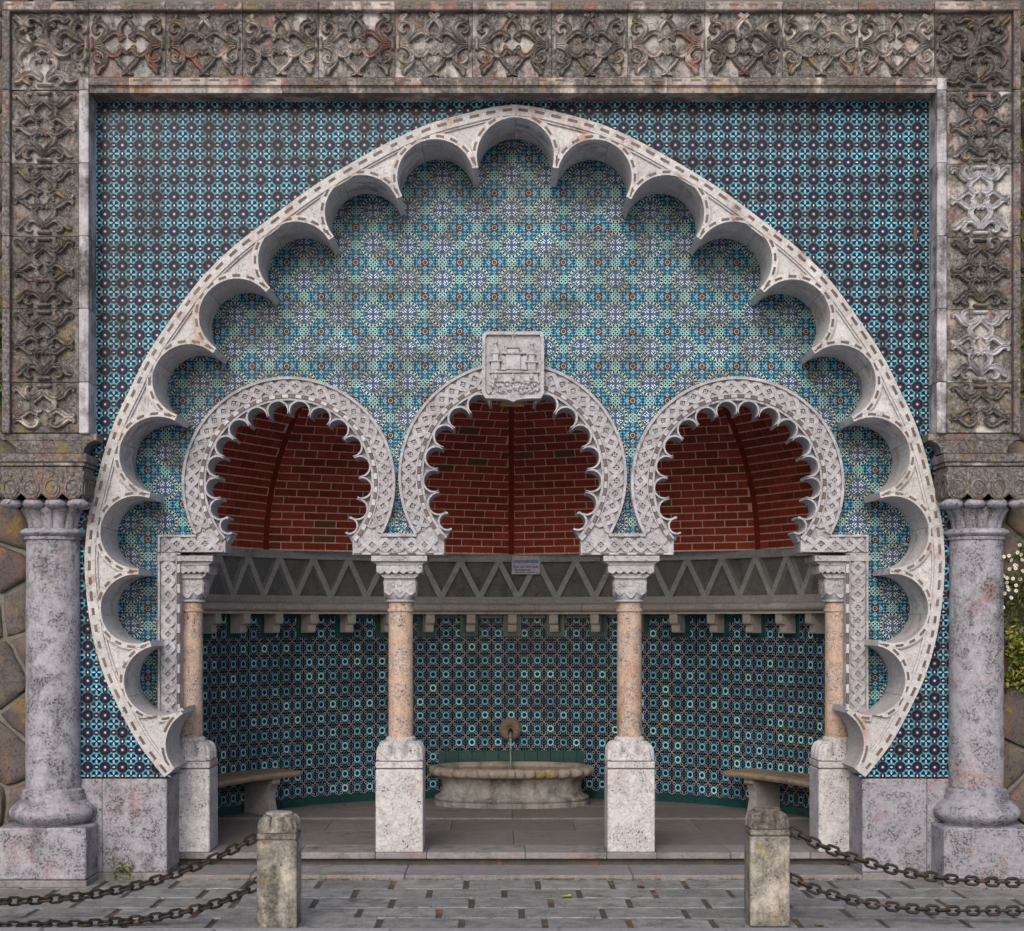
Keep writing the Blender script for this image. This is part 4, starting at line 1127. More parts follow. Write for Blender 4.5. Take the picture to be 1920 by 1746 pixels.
# cornice strip above the panels, and the lintel below them
for i in range(-1, 12):
    a = xt[i] if i >= 0 else 5; b = xt[i+1] if i+1 < 12 else 1913
    x0, x1 = WX(a, YFR)+.001, WX(b, YFR)-.001
    cb = MB().box(x0, x1, YFR-.02, 0, WZ(20.5, YFR), WZ(4, YFR), .008).build('cornice_block', S['frame'], fr_)
    d = MB(); n = max(1, round((x1-x0)/.145))
    for k in range(n):
        xa = x0+(x1-x0)*(k+.22)/n; xb = x0+(x1-x0)*(k+.74)/n; d.box(xa, xb, YFR-.0225, YFR-.01, WZ(12, YFR), WZ(8.5, YFR), .001)
    tag(d.build('inlay', S['inlay_dark'], cb), kind='stuff')
xm = [166, 242, 385, 528, 670, 816, 961, 1105, 1251, 1395, 1540, 1680, 1757]
for i in range(12):
    x0, x1 = WX(xm[i], YFR)+.001, WX(xm[i+1], YFR)-.001
    lb = MB().prism([(YFR-.01, WZ(146.5, YFR)), (YFR-.01, WZ(160, YFR)), (YFR+.004, WZ(161.5, YFR)), (YFR+.016, WZ(164, YFR)), (YFR+.016, WZ(173, YFR)), (.02, WZ(173, YFR)), (.02, WZ(146.5, YFR))],
                    x0, x1, 0, lambda p: (p[1], p[0], p[2])).build('lintel_block', S['frame'], fr_)
    d = MB(); n = max(1, round((x1-x0)/.165))
    for k in range(n):
        xa = x0+(x1-x0)*(k+.22)/n; xb = x0+(x1-x0)*(k+.74)/n; d.box(xa, xb, YFR-.0125, YFR, WZ(153, YFR), WZ(149.5, YFR), .001)
    tag(d.build('inlay', S['inlay_dark'], lb), kind='stuff')
yj = [146, 169.5, 306, 443, 579, 717, 813]
for s in (-1, 1):
    for k in range(6):
        if s < 0: xa, xb = 148, 166.5
        else: xa, xb = 1756.5, 1775
        ya = yj[k]+(0 if k else 0); yb = yj[k+1]
        z1, z0 = WZ(ya, YFR)-.001, WZ(yb, YFR)+.001
        MB().box(WX(xa, YFR)+.0005, WX(xb, YFR)-.0005, YFR-.008, .01, z0, z1, .006).build('jamb_block', S['jamb'], fr_)
        if s < 0: xa, xb = 4.5, 19
        else: xa, xb = 1899.5, 1913
        MB().box(WX(xa, YFR)+.0005, WX(xb, YFR)-.0005, YFR-.018, 0, z0, z1 if k else WZ(21, YFR), .006).build('edge_block', S['frame_side'], fr_)
    # footing with hollowed corners that stands on the capital
    xa, xb = (6, 181) if s < 0 else (1741, 1912)
    pts = [(xa, 813.5), (xb, 813.5), (xb, 826)]
    pts += [(xb-24*sin(t), 850-24*cos(t)) for t in [pi/2*i/8*1. for i in range(9)]]
    pts += [(xa+24*sin(t), 850-24*cos(t)) for t in [pi/2*(8-i)/8 for i in range(9)]]
    pts += [(xa, 826)]
    MB().prism([F2(x, y, -.215) for x, y in pts], -.215, .0, .004).build('footing', S['frame_side'], fr_)

# ------------------------------------------------------------------ great columns
def great_column(s, label):
    xc = s*863/PPM; yc = -.03
    t = thing('great_column', (xc, yc, 0), label, 'column', 'great columns carrying the frame')
    zp = WZ(1553, -.38); hw = .365; yf = -.385
    MB().box(xc-hw, xc+hw, yf, .30, .052, zp, .012).build('plinth', S['lilac'], t)
    MB().box(xc-hw-.004, xc+hw+.004, yf-.004, .30, -.05, .049, .008).build('plinth_footing', S['step'], t)
    z = lambda py: WZ(py, -.2)
    def tor(z0, z1, r0, b): 
        return [(r0+b*sin(pi*i/10), z0+(z1-z0)*i/10) for i in range(11)]
    prof = [(.26, zp+.001), (.31, zp+.004)]+tor(zp+.006, z(1506), .285, .07)+[(.285, z(1505)), (.262, z(1503)), (.262, z(1493)), (.25, z(1492)), (.25, z(1484)), (.225, z(1480))]
    MB().lathe(prof, xc, yc, 48).build('base', S['lilac'], t, 40)
    zs0, zs1 = z(1482), z(1010)
    MB().lathe([(.222, zs0), (.2235, zs0+.3), (.222, zs0+1.0), (.217, zs1-.02), (.217, zs1)], xc, yc, 48).build('shaft', S['lilac'], t, 40)
    MB().lathe([(.232, zs1-.005), (.236, zs1+.012), (.228, zs1+.02)]+tor(zs1+.022, zs1+.085, .236, .032)+[(.20, zs1+.087)], xc, yc, 48).build('astragal', S['lilac'], t, 40)
    # leaf cup: broad leaves that curl out under the block
    za, zb = zs1+.085, zs1+.31
    cup = MB(); b = 0; m = 96; rings = []
    for k in range(13):
        f = k/12; z_ = za+(zb-za)*f; ring = []
        for i in range(m):
            a = i/m*2*pi; l = abs(cos(a*6)); p = 2+3*f
            sq = 1/((abs(cos(a))**p+abs(sin(a))**p)**(1/p))
            r = (.205+.10*f**2.2)*(1*(1-f)+sq*f)
            r *= (.86+.14*l**.5)
            if f > .70: r *= 1-.20*min(1, (f-.70)/.15)
            ring.append((xc+r*cos(a), yc+r*sin(a), z_))
        rings.append(ring)
    for r in rings: cup.v += r
    for k in range(12):
        for i in range(m): cup.face((k*m+i, k*m+(i+1) % m, (k+1)*m+(i+1) % m, (k+1)*m+i))
    cup.face(tuple(12*m+i for i in range(m)))
    cp = cup.build('leaf_cup', S['lilac'], t, 50)
    lips = MB(); hb = .335
    for sd in range(4):
        a = sd*pi/2; T = lambda p, a=a: (xc+p[0]*cos(a)-p[1]*sin(a), yc+p[0]*sin(a)+p[1]*cos(a), p[2])
        for c in (-.27, -.09, .09, .27):
            b0 = len(lips.v)
            for i in range(9):
                for j in range(9):
                    u = -1+i/4; th = pi*j/8; w = .086; e = sqrt(max(0, 1-u*u*.96))
                    lips.v.append(T((c+u*w, -(hb-.085)-.092*sin(th)*e, zb-.036-.046*cos(th)*e+.010*e)))
            for i in range(8):
                for j in range(8): lips.face((b0+i*9+j, b0+(i+1)*9+j, b0+(i+1)*9+j+1, b0+i*9+j+1))
    lips.build('leaf_tips', S['lilac'], cp, 60)
    zc0, zc1 = zb+.012, WZ(874, -.37)
    bl = MB().box(xc-hb+.006, xc+hb-.006, yc-hb+.006, yc+hb-.006, zc0+.05, zc1, .004).build('capital_block', S['frame_side'], t)
    sw = MB(); dk = MB()
    for sd in range(4):
        a = sd*pi/2; T = lambda p, a=a: (xc+p[0]*cos(a)-p[1]*sin(a), yc+p[0]*sin(a)+p[1]*cos(a), p[2])
        sw.prism(scallop_poly(-hb, hb, zc0-.02, zc1-.004, 4, .055), -hb-.001, -hb+.02, .004, T)
        for k in range(4):
            c = -hb+hb*2/4*(k+.5)
            P = [(c+.066*cos(j*pi/10), zc0+.075+.078*sin(j*pi/10)) for j in range(20)]; P2 = [(c+.052*cos(j*pi/10), zc0+.078+.064*sin(j*pi/10)) for j in range(20)]
            dk.ribbon(P+[P[0]], P2+[P2[0]], -hb-.011, -hb, T)
            dk.prism([(c+.046*cos(j*pi/8), zc0+.078+.056*sin(j*pi/8)) for j in range(16)], -hb-.007, -hb, .004, T)
            dk.prism([(c+.018*cos(j*pi/5), zc0+.19+.018*sin(j*pi/5)) for j in range(10)], -hb-.012, -hb, .005, T)
            dk.prism([(c-.0835, zc0+.13), (c-.0835+.014, zc0+.17), (c-.0835, zc0+.215), (c-.0835-.014, zc0+.17)], -hb-.010, -hb, .003, T)
    sw.build('scalloped_face', S['frame_side'], bl); dk.build('medallions', S['frame_side'], bl)
    MB().box(xc-hb-.02, xc+hb+.02, yc-hb-.02, yc+hb, zc1+.001, zc1+.03, .004).build('abacus_fillet', S['frame_side'], t)
    MB().box(xc-hb-.036, xc+hb+.036, yc-hb-.036, yc+hb, zc1+.031, WZ(850.5, -.4), .006).build('abacus', S['frame_side'], t)
great_column(-1, 'tall lilac stone column with scalloped capital at the left edge, against rubble wall')
great_column(1, 'tall lilac stone column with scalloped capital at the right edge, beside white daisies')
# ------------------------------------------------------------------ apse behind the arcade
CY, RW = 1.17, 3.43
ni = thing('fountain_niche', (0, 3.4, ZF), 'curved niche of dark flower ring tiles under a red brick half dome', 'niche')
def pol(a, r, z): return (r*sin(a), CY+r*cos(a), z)             # a from the middle of the back wall, positive to the right
ZMO0, ZMO1, ZFR1 = 2.225, 2.345, 2.90
sh = MB(); n = 72
for i in range(n):
    a, b = -1.72+3.44*i/n, -1.72+3.44*(i+1)/n
    sh.quad(pol(a, RW+.012, -.05), pol(b, RW+.012, -.05), pol(b, RW+.012, ZMO1), pol(a, RW+.012, ZMO1))
    sh.quad(pol(a, RW+.045, ZMO1-.05), pol(b, RW+.045, ZMO1-.05), pol(b, RW+.045, ZFR1+.1), pol(a, RW+.045, ZFR1+.1))
sh.build('wall_core', S['grout'], ni)
# tiles
TC_W, TC_H = .1478, .1535
me = tile_mesh('wall_tile', TC_W*.9985, TC_H*.9985, S['tile_small'])
rows_ = [(ZF+.10+TC_H*(j+.5)) for j in range(14)]
na = 36; da = TC_W/RW; cand = []
def vis_px(p): s = D/(D+p[1]); return VX+(p[0]-XC)*PPM*s, VY-(p[2]-ZC)*PPM*s
for i in range(-na, na+1):
    for j, z in enumerate(rows_):
        if z+TC_H/2 > ZMO0+.06: continue
        a = i*da; p = pol(a, RW, z); px, py = vis_px(p); k = cos(a)*D/(D+p[1])
        vis = 375 < px < 1548 and not (700 < px < 800 and py > 1385) and not (1132 < px < 1230 and py > 1385) and not (725 < px < 777) and not (1155 < px < 1204)
        cand.append(((10 if vis else 0)+k, a, z))
cand.sort(key=lambda c: -c[0]); mb = MB()
def tile_M(a, z, r=RW): return Matrix.Translation(pol(a, r, z)) @ Matrix.Rotation(-a, 4, 'Z')
for k, (q, a, z) in enumerate(cand):
    Mx = tile_M(a, z, RW+R_.uniform(-.001, .0005)) @ Matrix.Rotation(R_.uniform(-.006, .006), 4, 'Z') @ Matrix.Rotation(R_.uniform(-.006, .006), 4, 'X')
    if k < 300: inst('wall_tile', me, ni, Mx)
    else:
        b = len(mb.v); tile_into(mb, 0, 0, 0, TC_W*.9985, TC_H*.9985, False, False, None, R_.random())
        for q_ in range(b, len(mb.v)): mb.v[q_] = tuple(Mx @ Vector(mb.v[q_]))
o = bpy.data.objects.new('tile_field', mb.mesh('tile_field', S['tile_small'], None, False)); col.objects.link(o); attach(o, ni, Matrix()); o['kind'] = 'stuff'
# dark green skirting tiles
gm = MB().box(-.0725, .0725, -.004, .01, -.048, .048, .003).mesh('skirting_tile', S['green_tile'])
for i in range(-30, 31): inst('skirting_tile', gm, ni, tile_M(i*.147/RW, ZF+.05, RW-.002))
# moulding below the frieze
def ring_prof(name, prof, mat, segs, a_lim=1.72, gap=.0006, n_=10):
    for k in range(segs):
        a0 = -a_lim+2*a_lim*k/segs+gap; a1 = -a_lim+2*a_lim*(k+1)/segs-gap; mb = MB(); m = len(prof)
        for i in range(n_+1):
            a = a0+(a1-a0)*i/n_; mb.v += [pol(a, r, z) for r, z in prof]
        for i in range(n_):
            for q in range(m): mb.face((i*m+q, (i+1)*m+q, (i+1)*m+(q+1) % m, i*m+(q+1) % m))
        mb.face(tuple(range(m))); mb.face(tuple(n_*m+q for q in range(m)))
        mb.build(name, mat, ni, 35)
rm = RW-.24
ring_prof('moulding_stone', [(RW+.05, ZMO0)]+[(rm+.02, ZMO0), (rm+.02, ZMO0+.022), (rm+.035, ZMO0+.026)]+[(rm+.03-.05*sin(t), ZMO0+.072-.045*cos(t)) for t in [pi*i/8 for i in range(9)]]+[(RW+.05, ZMO1+.004)], S['moulding'], 21)
# corbels under it, each in a dark green tiled surround
cb = MB(); w = .048
prof = [(-.20, .0), (-.20, -.075)]+[(-.17-.03*cos(t), -.085-.025*sin(t)) for t in [0, .5, 1.0, 1.57]]+[(-.145, -.112), (-.145, -.165)]+[(-.125-.02*cos(t), -.18-.02*sin(t)) for t in [0, .6, 1.2, 1.57]]+[(-.01, -.20), (-.01, 0)]
cb.prism([(y, z) for y, z in prof], -w, w, 0, lambda p: (p[1], p[0], p[2]))
cbm = cb.mesh('corbel', S['moulding'], None)
gs = MB().box(-.105, .105, -.006, .008, -.25, -.0, .003).mesh('corbel_surround', S['green_tile'])
gt = MB().box(-.13, .13, -.0065, .008, -.045, 0, .003).mesh('border_tile', S['green_tile'])
dk = radians(8.15)
for k in range(-10, 11):
    a = k*dk+.0035
    inst('corbel', cbm, ni, tile_M(a, ZMO0-.001, RW)); inst('corbel_surround', gs, ni, tile_M(a, ZMO0-.002, RW-.002)); inst('border_tile', gt, ni, tile_M(a+dk/2, ZMO0-.003, RW-.0015))
# frieze of triangles
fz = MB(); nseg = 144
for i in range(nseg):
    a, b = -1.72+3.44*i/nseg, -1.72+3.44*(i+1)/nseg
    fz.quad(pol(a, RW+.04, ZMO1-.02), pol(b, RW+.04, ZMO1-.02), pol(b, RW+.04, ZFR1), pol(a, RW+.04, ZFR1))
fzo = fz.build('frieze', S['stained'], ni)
def bent_bar(mb, pts, y0, y1):
    """flat polygon in (angle, z) raised from the frieze"""
    n = len(pts); b = len(mb.v)
    for r in (y0, y1): mb.v += [pol(a, r, z) for a, z in pts]
    mb.face(tuple(b+i for i in range(n)))
    for i in range(n): mb.face((b+i, b+n+i, b+n+(i+1) % n, b+(i+1) % n))
zr0, zr1 = ZMO1+.075, ZFR1-.085
pitch = radians(7.3); rl = RW-.03
for (z0, z1, nm, r0) in ((ZMO1-.01, zr0, 'rail', rl), (zr1, ZFR1, 'rail', rl)):
    mb = MB(); ns = 60
    for i in range(ns):
        a, b = -1.72+3.44*i/ns, -1.72+3.44*(i+1)/ns
        bent_bar(mb, [(a, z0), (b, z0), (b, z1), (a, z1)], r0, RW+.041)
    mb.build(nm, S['cement'], fzo)
bw = .062/RW
for k in range(-13, 14):
    a0 = k*pitch+radians(1.3)
    for s in (-1, 1):
        mb = MB(); A = a0+s*pitch*.5
        bent_bar(mb, [(a0+s*.001+s*bw*.0-bw*.55, zr0-.01), (a0+bw*.55, zr0-.01), (A+bw*.55, zr1+.01), (A-bw*.55, zr1+.01)], rl+.004+.002*(s > 0), RW+.041)
        mb.build('brace', S['cement'], fzo)
# brick half dome: flat gores between five folds
FOLD = [radians(x) for x in (-90.75, -49, 0, 49, 90.75)]; FR = [1.11, 1, 1, 1, 1.11]      # directions and relative radii of the folds
H = 2.72
def rad_z(z): q = min(.999, max(0., (z-ZFR1)/H)); return RW*sqrt(1-q*q)+.0
vault = MB()
zz = [ZFR1-.005+H*.998*sin(pi/2*i/26) for i in range(27)]
for g in range(4):
    for i in range(26):
        q = [pol(FOLD[g], FR[g]*rad_z(zz[i])+.014, zz[i]), pol(FOLD[g+1], FR[g+1]*rad_z(zz[i])+.014, zz[i]), pol(FOLD[g+1], FR[g+1]*rad_z(zz[i+1])+.014, zz[i+1]), pol(FOLD[g], FR[g]*rad_z(zz[i+1])+.014, zz[i+1])]
        vault.quad(*q)
for g in (0, 4):
    for i in range(26):
        a, b = pol(FOLD[g], FR[g]*rad_z(zz[i])+.014, zz[i]), pol(FOLD[g], FR[g]*rad_z(zz[i+1])+.014, zz[i+1])
        vault.quad(a, b, (b[0], .78, b[2]), (a[0], .78, a[2]))
vo_ = vault.build('brick_vault', S['mortar'], ni)
BL, BH, JT = .232, .0665, .0135
bricks = []
bmesh_ = MB().box(-.5, .5, -.5, .5, -.5, .5, .0).mesh('brick', S['brick'])
bb = MB(); bb.v = []; 
def chamf():
    m = MB(); m.box(-BL/2, BL/2, 0, .03, -BH/2, BH/2, .004); return m
bm_full = chamf().mesh('brick', S['brick'])
z = ZFR1+.012; row = 0
while z < ZFR1+H*.93:
    r = rad_z(z+BH/2); dr = (rad_z(z+BH)-rad_z(z)); sl = sqrt(dr*dr+BH*BH)
    for g in range(4):
        P0 = Vector(pol(FOLD[g], FR[g]*r, z+BH/2)); P1 = Vector(pol(FOLD[g+1], FR[g+1]*r, z+BH/2)); L = (P1-P0).length; u = (P1-P0)/L
        nrm = Vector((-u.y, u.x, 0));                      # outwards, away from the room
        mid = (P0+P1)/2
        if nrm.dot(Vector((mid.x, mid.y-CY, 0))) < 0: nrm = -nrm
        tilt = atan2(-dr, BH)
        up = (Vector((0, 0, 1))*cos(tilt)-nrm*sin(tilt)).normalized(); out = u.cross(up) ; 
        if out.dot(nrm) < 0: out = -out
        mg = .034; s = mg+(0 if row % 2 else -BL*.5)+R_.uniform(-.01, .01)
        while s < L-mg:
            a = max(s, mg); b = min(s+BL, L-mg)
            if b-a > .035:
                c = P0+u*((a+b)/2)
                X = u if u.cross(out).dot(up) > 0 else -u
                Mx = Matrix(((X.x, out.x, up.x, c.x), (X.y, out.y, up.y, c.y), (X.z, out.z, up.z, c.z), (0, 0, 0, 1))) @ Matrix.Rotation(R_.uniform(-.006, .006), 4, 'Y') @ Matrix.Diagonal(((b-a)/BL, 1, sl/BH*.995, 1))
                px, py = vis_px(c); seen = False
                for (ax, ay, Ro, Ri) in ARCS:
                    if (px-ax)**2+(py-ay)**2 < (Ri-24)**2 or (abs(px-ax) < Ri-40 and ay < py < 1045): seen = True
                bricks.append(((1 if seen else 0)*(b-a)*(D/(D+c.y))**2, Mx))
            s += BL+JT
    z += (BH+JT)*abs(cos(atan2(-dr, BH)))**.9 if False else BH+JT*.95; row += 1
bricks.sort(key=lambda q: -q[0])
mb = MB(); proto = chamf()
for k, (sc3, Mx) in enumerate(bricks):
    if k < 300: inst('brick', bm_full, vo_, Mx)
    else:
        b = len(mb.v); tv = R_.random()
        mb.v += [tuple(Mx @ Vector(v)) for v in proto.v]
        for f in proto.f: mb.face(tuple(b+i for i in f), [(0, 0)]*len(f), tv)
o = bpy.data.objects.new('brickwork', mb.mesh('brickwork', S['brick'], None, False)); col.objects.link(o); attach(o, vo_, Matrix()); o['kind'] = 'stuff'
for g in (1, 2, 3):
    rb = MB(); A = []; 
    for i in range(25):
        z = zz[i]; r = rad_z(z)-.003
        c = Vector(pol(FOLD[g], r, z)); t = Vector((cos(FOLD[g]), -sin(FOLD[g]), 0)); o_ = Vector((sin(FOLD[g]), cos(FOLD[g]), 0))
        rb.v += [tuple(c-t*.032-o_*.006), tuple(c+t*.032-o_*.006), tuple(c+t*.032+o_*.03), tuple(c-t*.032+o_*.03)]
        if i:
            for q in range(4): rb.face((4*(i-1)+q, 4*(i-1)+(q+1) % 4, 4*i+(q+1) % 4, 4*i+q))
    rb.build('rib', S['rib'], vo_)
# light-tight roof and back over the dome
# ------------------------------------------------------------------ fountain basin and spout
XB, YB = .0, 3.98
ba = thing('fountain_basin', (XB, YB, ZF+.018), 'oval grey stone fountain basin with a gadrooned mossy rim', 'basin')
def oval(a, hx, hy, p=2.6):
    c, s = cos(a), sin(a); r = 1/((abs(c/hx)**p+abs(s/hy)**p)**(1/p)); return r*c, r*s
def oval_loft(prof, m=128, fn=None):
    mb = MB()
    for (dx, z) in prof:
        for i in range(m):
            a = 2*pi*i/m; x, y = oval(a, .79, .45); k = 1
            l = sqrt(x*x+y*y); e = dx+(fn(a, dx, z) if fn else 0); mb.v.append((XB+x*(1+e/l), YB+y*(1+e/l), z))
    for k in range(len(prof)-1):
        for i in range(m): mb.face((k*m+i, k*m+(i+1) % m, (k+1)*m+(i+1) % m, (k+1)*m+i))
    return mb
zb0 = ZF+.018
oval_loft([(.02, zb0-.01), (.055, zb0), (.055, zb0+.045), (.03, zb0+.055), (.045, zb0+.062), (.05, zb0+.08), (.035, zb0+.095), (-.005, zb0+.11), (-.03, zb0+.15), (-.035, zb0+.20), (-.02, zb0+.26), (.02, zb0+.30), (.03, zb0+.31)]).build('bowl', S['basin'], ba, 40)
gad = lambda a, dx, z: (.05*abs(sin(a*17))**.5-.05) if dx > .06 else 0
oval_loft([(.035, zb0+.312), (.075, zb0+.318), (.098, zb0+.338), (.108, zb0+.362), (.105, zb0+.385), (.09, zb0+.402), (.05, zb0+.412), (.01, zb0+.415), (-.005, zb0+.41), (-.012, zb0+.39), (-.02, zb0+.33), (-.03, zb0+.30)], 216, gad).build('rim', S['basin_rim'], ba, 60)
wm_ = MB(); m = 64; wm_.v = [(XB+oval(2*pi*i/m, .785, .445)[0], YB+oval(2*pi*i/m, .785, .445)[1], zb0+.362) for i in range(m)]; wm_.face(tuple(range(m)))
wm_.build('water', S['water'], ba)
# green tiled splash strip on the wall behind
sp = thing('splash_strip', (0, 4.55, ZF+.47), 'dark green tile strip with moss on the wall behind the basin', 'tile strip')
for i in range(-7, 7):
    MB().box(i*.147+.0007, i*.147+.1463, 4.50, 4.60-.0, ZF+.30, ZF+.545+.0, .003).build('strip_tile', S['green_tile'], sp)
XS, ZS = WX(957, 4.55), WZ(1368, 4.55)
so = thing('water_spout', (XS, 4.55, ZS), 'round brown carved stone rosette with the spout pipe', 'spout')
ro = MB(); m = 96
for (r, y) in ((.0, -.03), (.03, -.032), (.045, -.05), (.09, -.06), (.12, -.04), (.128, -.01), (.128, .04)):
    for i in range(m):
        a = 2*pi*i/m; k = 1+(.025*abs(sin(a*11)) if r > .05 else 0); dy = (-.016*abs(sin(a*11))**.6 if .04 < r < .119 else 0)
        ro.v.append((XS+r*k*cos(a), 4.56+y+dy, ZS+r*k*sin(a)))
for k in range(6):
    for i in range(m): ro.face((k*m+i, k*m+(i+1) % m, (k+1)*m+(i+1) % m, (k+1)*m+i))
ro.build('rosette', S['spout'], so, 50)
C8 = [(cos(i*pi/4), sin(i*pi/4)) for i in range(8)]
MB().sweep([(XS, 4.53, ZS-.005), (XS, 4.46, ZS-.01), (XS, 4.41, ZS-.03)], .024, C8).build('pipe', S['iron'], so, 40)
stm = thing('water_jet', (XS, 4.40, ZF+.36), 'thin clear stream of water falling into the basin', 'water')
MB().sweep([(XS, 4.415, ZS-.028), (XS, 4.385, ZS-.06), (XS, 4.365, ZS-.12), (XS, 4.35, ZS-.22), (XS, 4.342, zb0+.343)], lambda t: .016-.004*t, C8).build('jet', S['stream'], stm, 60)
# ------------------------------------------------------------------ benches along the curved wall
def bench(s, label):
    a0, a1 = radians(47.5), radians(84); t = thing('stone_bench', pol(s*radians(62), 3.15, ZF), label, 'bench', 'curved benches in the niche')
    mb = MB(); n = 14; zt = ZF+.45; r0, r1 = 2.96, RW-.012
    prof = [(r0+.03, zt-.062), (r0+.012, zt-.055), (r0, zt-.03), (r0+.004, zt-.012), (r0+.02, zt), (r1, zt), (r1, zt-.062)]
    for i in range(n+1):
        a = s*(a0+(a1-a0)*i/n); mb.v += [pol(a, r, z) for r, z in prof]
    m = len(prof)
    for i in range(n):
        for q in range(m): mb.face((i*m+q, (i+1)*m+q, (i+1)*m+(q+1) % m, i*m+(q+1) % m))
    mb.face(tuple(range(m))); mb.face(tuple(n*m+q for q in range(m)))
    mb.build('seat', S['bench'], t, 35)
    for aa in (53.5, 78):
        a = s*radians(aa); lg = MB()
        P = [(-.43, .387), (-.43, .34), (-.40, .325), (-.37, .26), (-.36, .17), (-.385, .06), (-.40, 0), (-.02, 0), (-.02, .387)]
        lg.prism(P, -.055, .055, 0, lambda p: (p[1], p[0], p[2]))
        o = lg.build('leg', S['bench_leg'], t, None, Matrix.Translation(pol(a, RW, ZF+.001)) @ Matrix.Rotation(-a, 4, 'Z'))
bench(-1, 'curved stone bench on a shaped leg at the left of the niche'); bench(1, 'curved stone bench on a shaped leg at the right of the niche')
# ------------------------------------------------------------------ notice on the frieze
YN = 4.52
sg = thing('notice_sign', (WX(985.5, YN), YN, WZ(1077, YN)), 'small pale notice plate with bold print on the grey frieze', 'sign')
x0, x1, z0, z1 = WX(959.5, YN), WX(1012, YN), WZ(1077, YN), WZ(1042, YN)
MB().box(x0, x1, YN, YN+.012, z0, z1, .003).build('plate', S['sign'], sg)
W_, H_ = x1-x0, z1-z0
MB().box(x0+.07*W_, x0+.78*W_, YN-.0012, YN+.001, z0+.78*H_, z0+.92*H_, .0003).build('yellow_print', S['sign_yellow'], sg)
MB().box(x0+.05*W_, x0+.95*W_, YN-.0008, YN+.001, z0+.60*H_, z0+.77*H_, .0003).build('blue_print', S['sign_blue'], sg)
MB().box(x0+.10*W_, x0+.68*W_, YN-.0012, YN+.001, z0+.205*H_, z0+.255*H_, .0003).build('underline', S['ink'], sg)
MB().box(x0+.14*W_, x0+.92*W_, YN-.0012, YN+.001, z0+.095*H_, z0+.125*H_, .0003).build('small_print', S['ink'], sg)
fc = bpy.data.curves.new('lettering', 'FONT'); fc.body = '\u00c1gua n\u00e3o controlada'; fc.size = 1; fc.offset = .012
fo_ = bpy.data.objects.new('lettering_tmp', fc); col.objects.link(fo_)
dg = bpy.context.evaluated_depsgraph_get(); tm = bpy.data.meshes.new_from_object(fo_.evaluated_get(dg)); bpy.data.objects.remove(fo_)
xsv = [v.co.x for v in tm.vertices]; wv_ = max(xsv)-min(xsv); k = W_*.90/wv_
for v in tm.vertices: v.co = (v.co.x*k, 0, v.co.y*k*1.35)
tm.materials.clear(); tm.materials.append(S['ink']); inst('lettering', tm, sg, Matrix.Translation((x0+.05*W_-min(xsv)*k, YN-.0015, z0+.34*H_)))
# ------------------------------------------------------------------ bollards and chains
def bollard(x, y, ztop, label):
    t = thing('bollard', (x, y, 0), label, 'bollard', 'stone bollards along the kerb')
    pedestal(t, x, y, .139, .004, ztop, S['bollard'], 'post', .72)
    MB().lathe([(.094, ztop-.012), (.097, ztop+.006), (.09, ztop+.014)], x, y, 28).build('top_disc', S['bollard'], t, 40)
    for s in ((-1,) if x < 0 else (1,)):
        for z in (ztop-.175, ztop-.47):
            r = MB(); r.sweep([(x+s*.135+s*.03*0+s*.022*(1-cos(q)), y, z+.022*sin(q)) for q in [2*pi*i/12 for i in range(12)]], .007, C8, None, True); r.build('eye_ring', S['iron'], t, 60)
    return x, y
BLX, BLY, BRX, BRY = WX(520, -2.1), -2.0, WX(1441, -2.0), -1.93
bollard(BLX, BLY, .79, 'squat stone post with chains, stained olive and brown, at the left of the pavement')
bollard(BRX, BRY, .81, 'squat stone post with chains, clean grey and pitted, at the right of the pavement')
lk = MB(); pts = []
for i in range(20):
    a = 2*pi*i/20; c, s = cos(a), sin(a); pts.append((.030*(1 if c > 0 else -1)*(abs(c)**.5 if False else 1)+.0 if False else (.027 if c > 0 else -.027)+.021*c, 0, .021*s))
lk.sweep(pts, .0085, [(cos(i*pi/3), sin(i*pi/3)) for i in range(6)], None, True)
lk = MB()
def stad(n=20):
    o = []
    for i in range(n):
        a = 2*pi*i/n-pi/2; o.append(((.019 if cos(a) >= 0 else -.019)+.0285*cos(a), 0, .0285*sin(a)))
    return o
sp_ = stad(); m = 6
for i, p in enumerate(sp_):
    q = Vector(sp_[(i+1) % 20])-Vector(sp_[i-1]); q.normalize(); nn = Vector((0, 1, 0)); si = q.cross(nn)
    for k in range(m): a = 2*pi*k/m; lk.v.append(tuple(Vector(p)+si*.0105*cos(a)+nn*.0105*sin(a)))
for i in range(20):
    for k in range(m): lk.face((i*m+k, ((i+1) % 20)*m+k, ((i+1) % 20)*m+(k+1) % m, i*m+(k+1) % m))
link_me = lk.mesh('chain_link', S['iron'], 60)
def chain(label, P):
    """P: points hung from the post outwards"""
    t = thing('chain', P[0], label, 'chain', 'iron chains hung from the bollards')
    pts, L = resample(catmull(P, 10), .071)
    for i in range(len(pts)-1):
        a, b = pts[i], pts[i+1]; c = (a+b)/2; d = (b-a).normalized()
        up = Vector((0, 0, 1)); up = (up-d*d.dot(up)).normalized(); sd = up.cross(d)
        M_ = Matrix(((d.x, sd.x, up.x, c.x), (d.y, sd.y, up.y, c.y), (d.z, sd.z, up.z, c.z), (0, 0, 0, 1)))
        M_ = M_ @ Matrix.Rotation((pi/2 if i % 2 else 0.)+R_.uniform(-.12, .12)-.25, 4, 'X')
        inst('chain_link', link_me, t, M_)
def hang(L, y): return [Vector((WX(px, y), y, WZ(py, y))) for px, py in L]
chain('upper rusty chain on the left, sagging away from the left post', hang([(479, 1570), (440, 1591), (395, 1613), (340, 1634), (285, 1653), (220, 1669), (150, 1681), (70, 1688), (-10, 1691), (-60, 1690)], BLY))
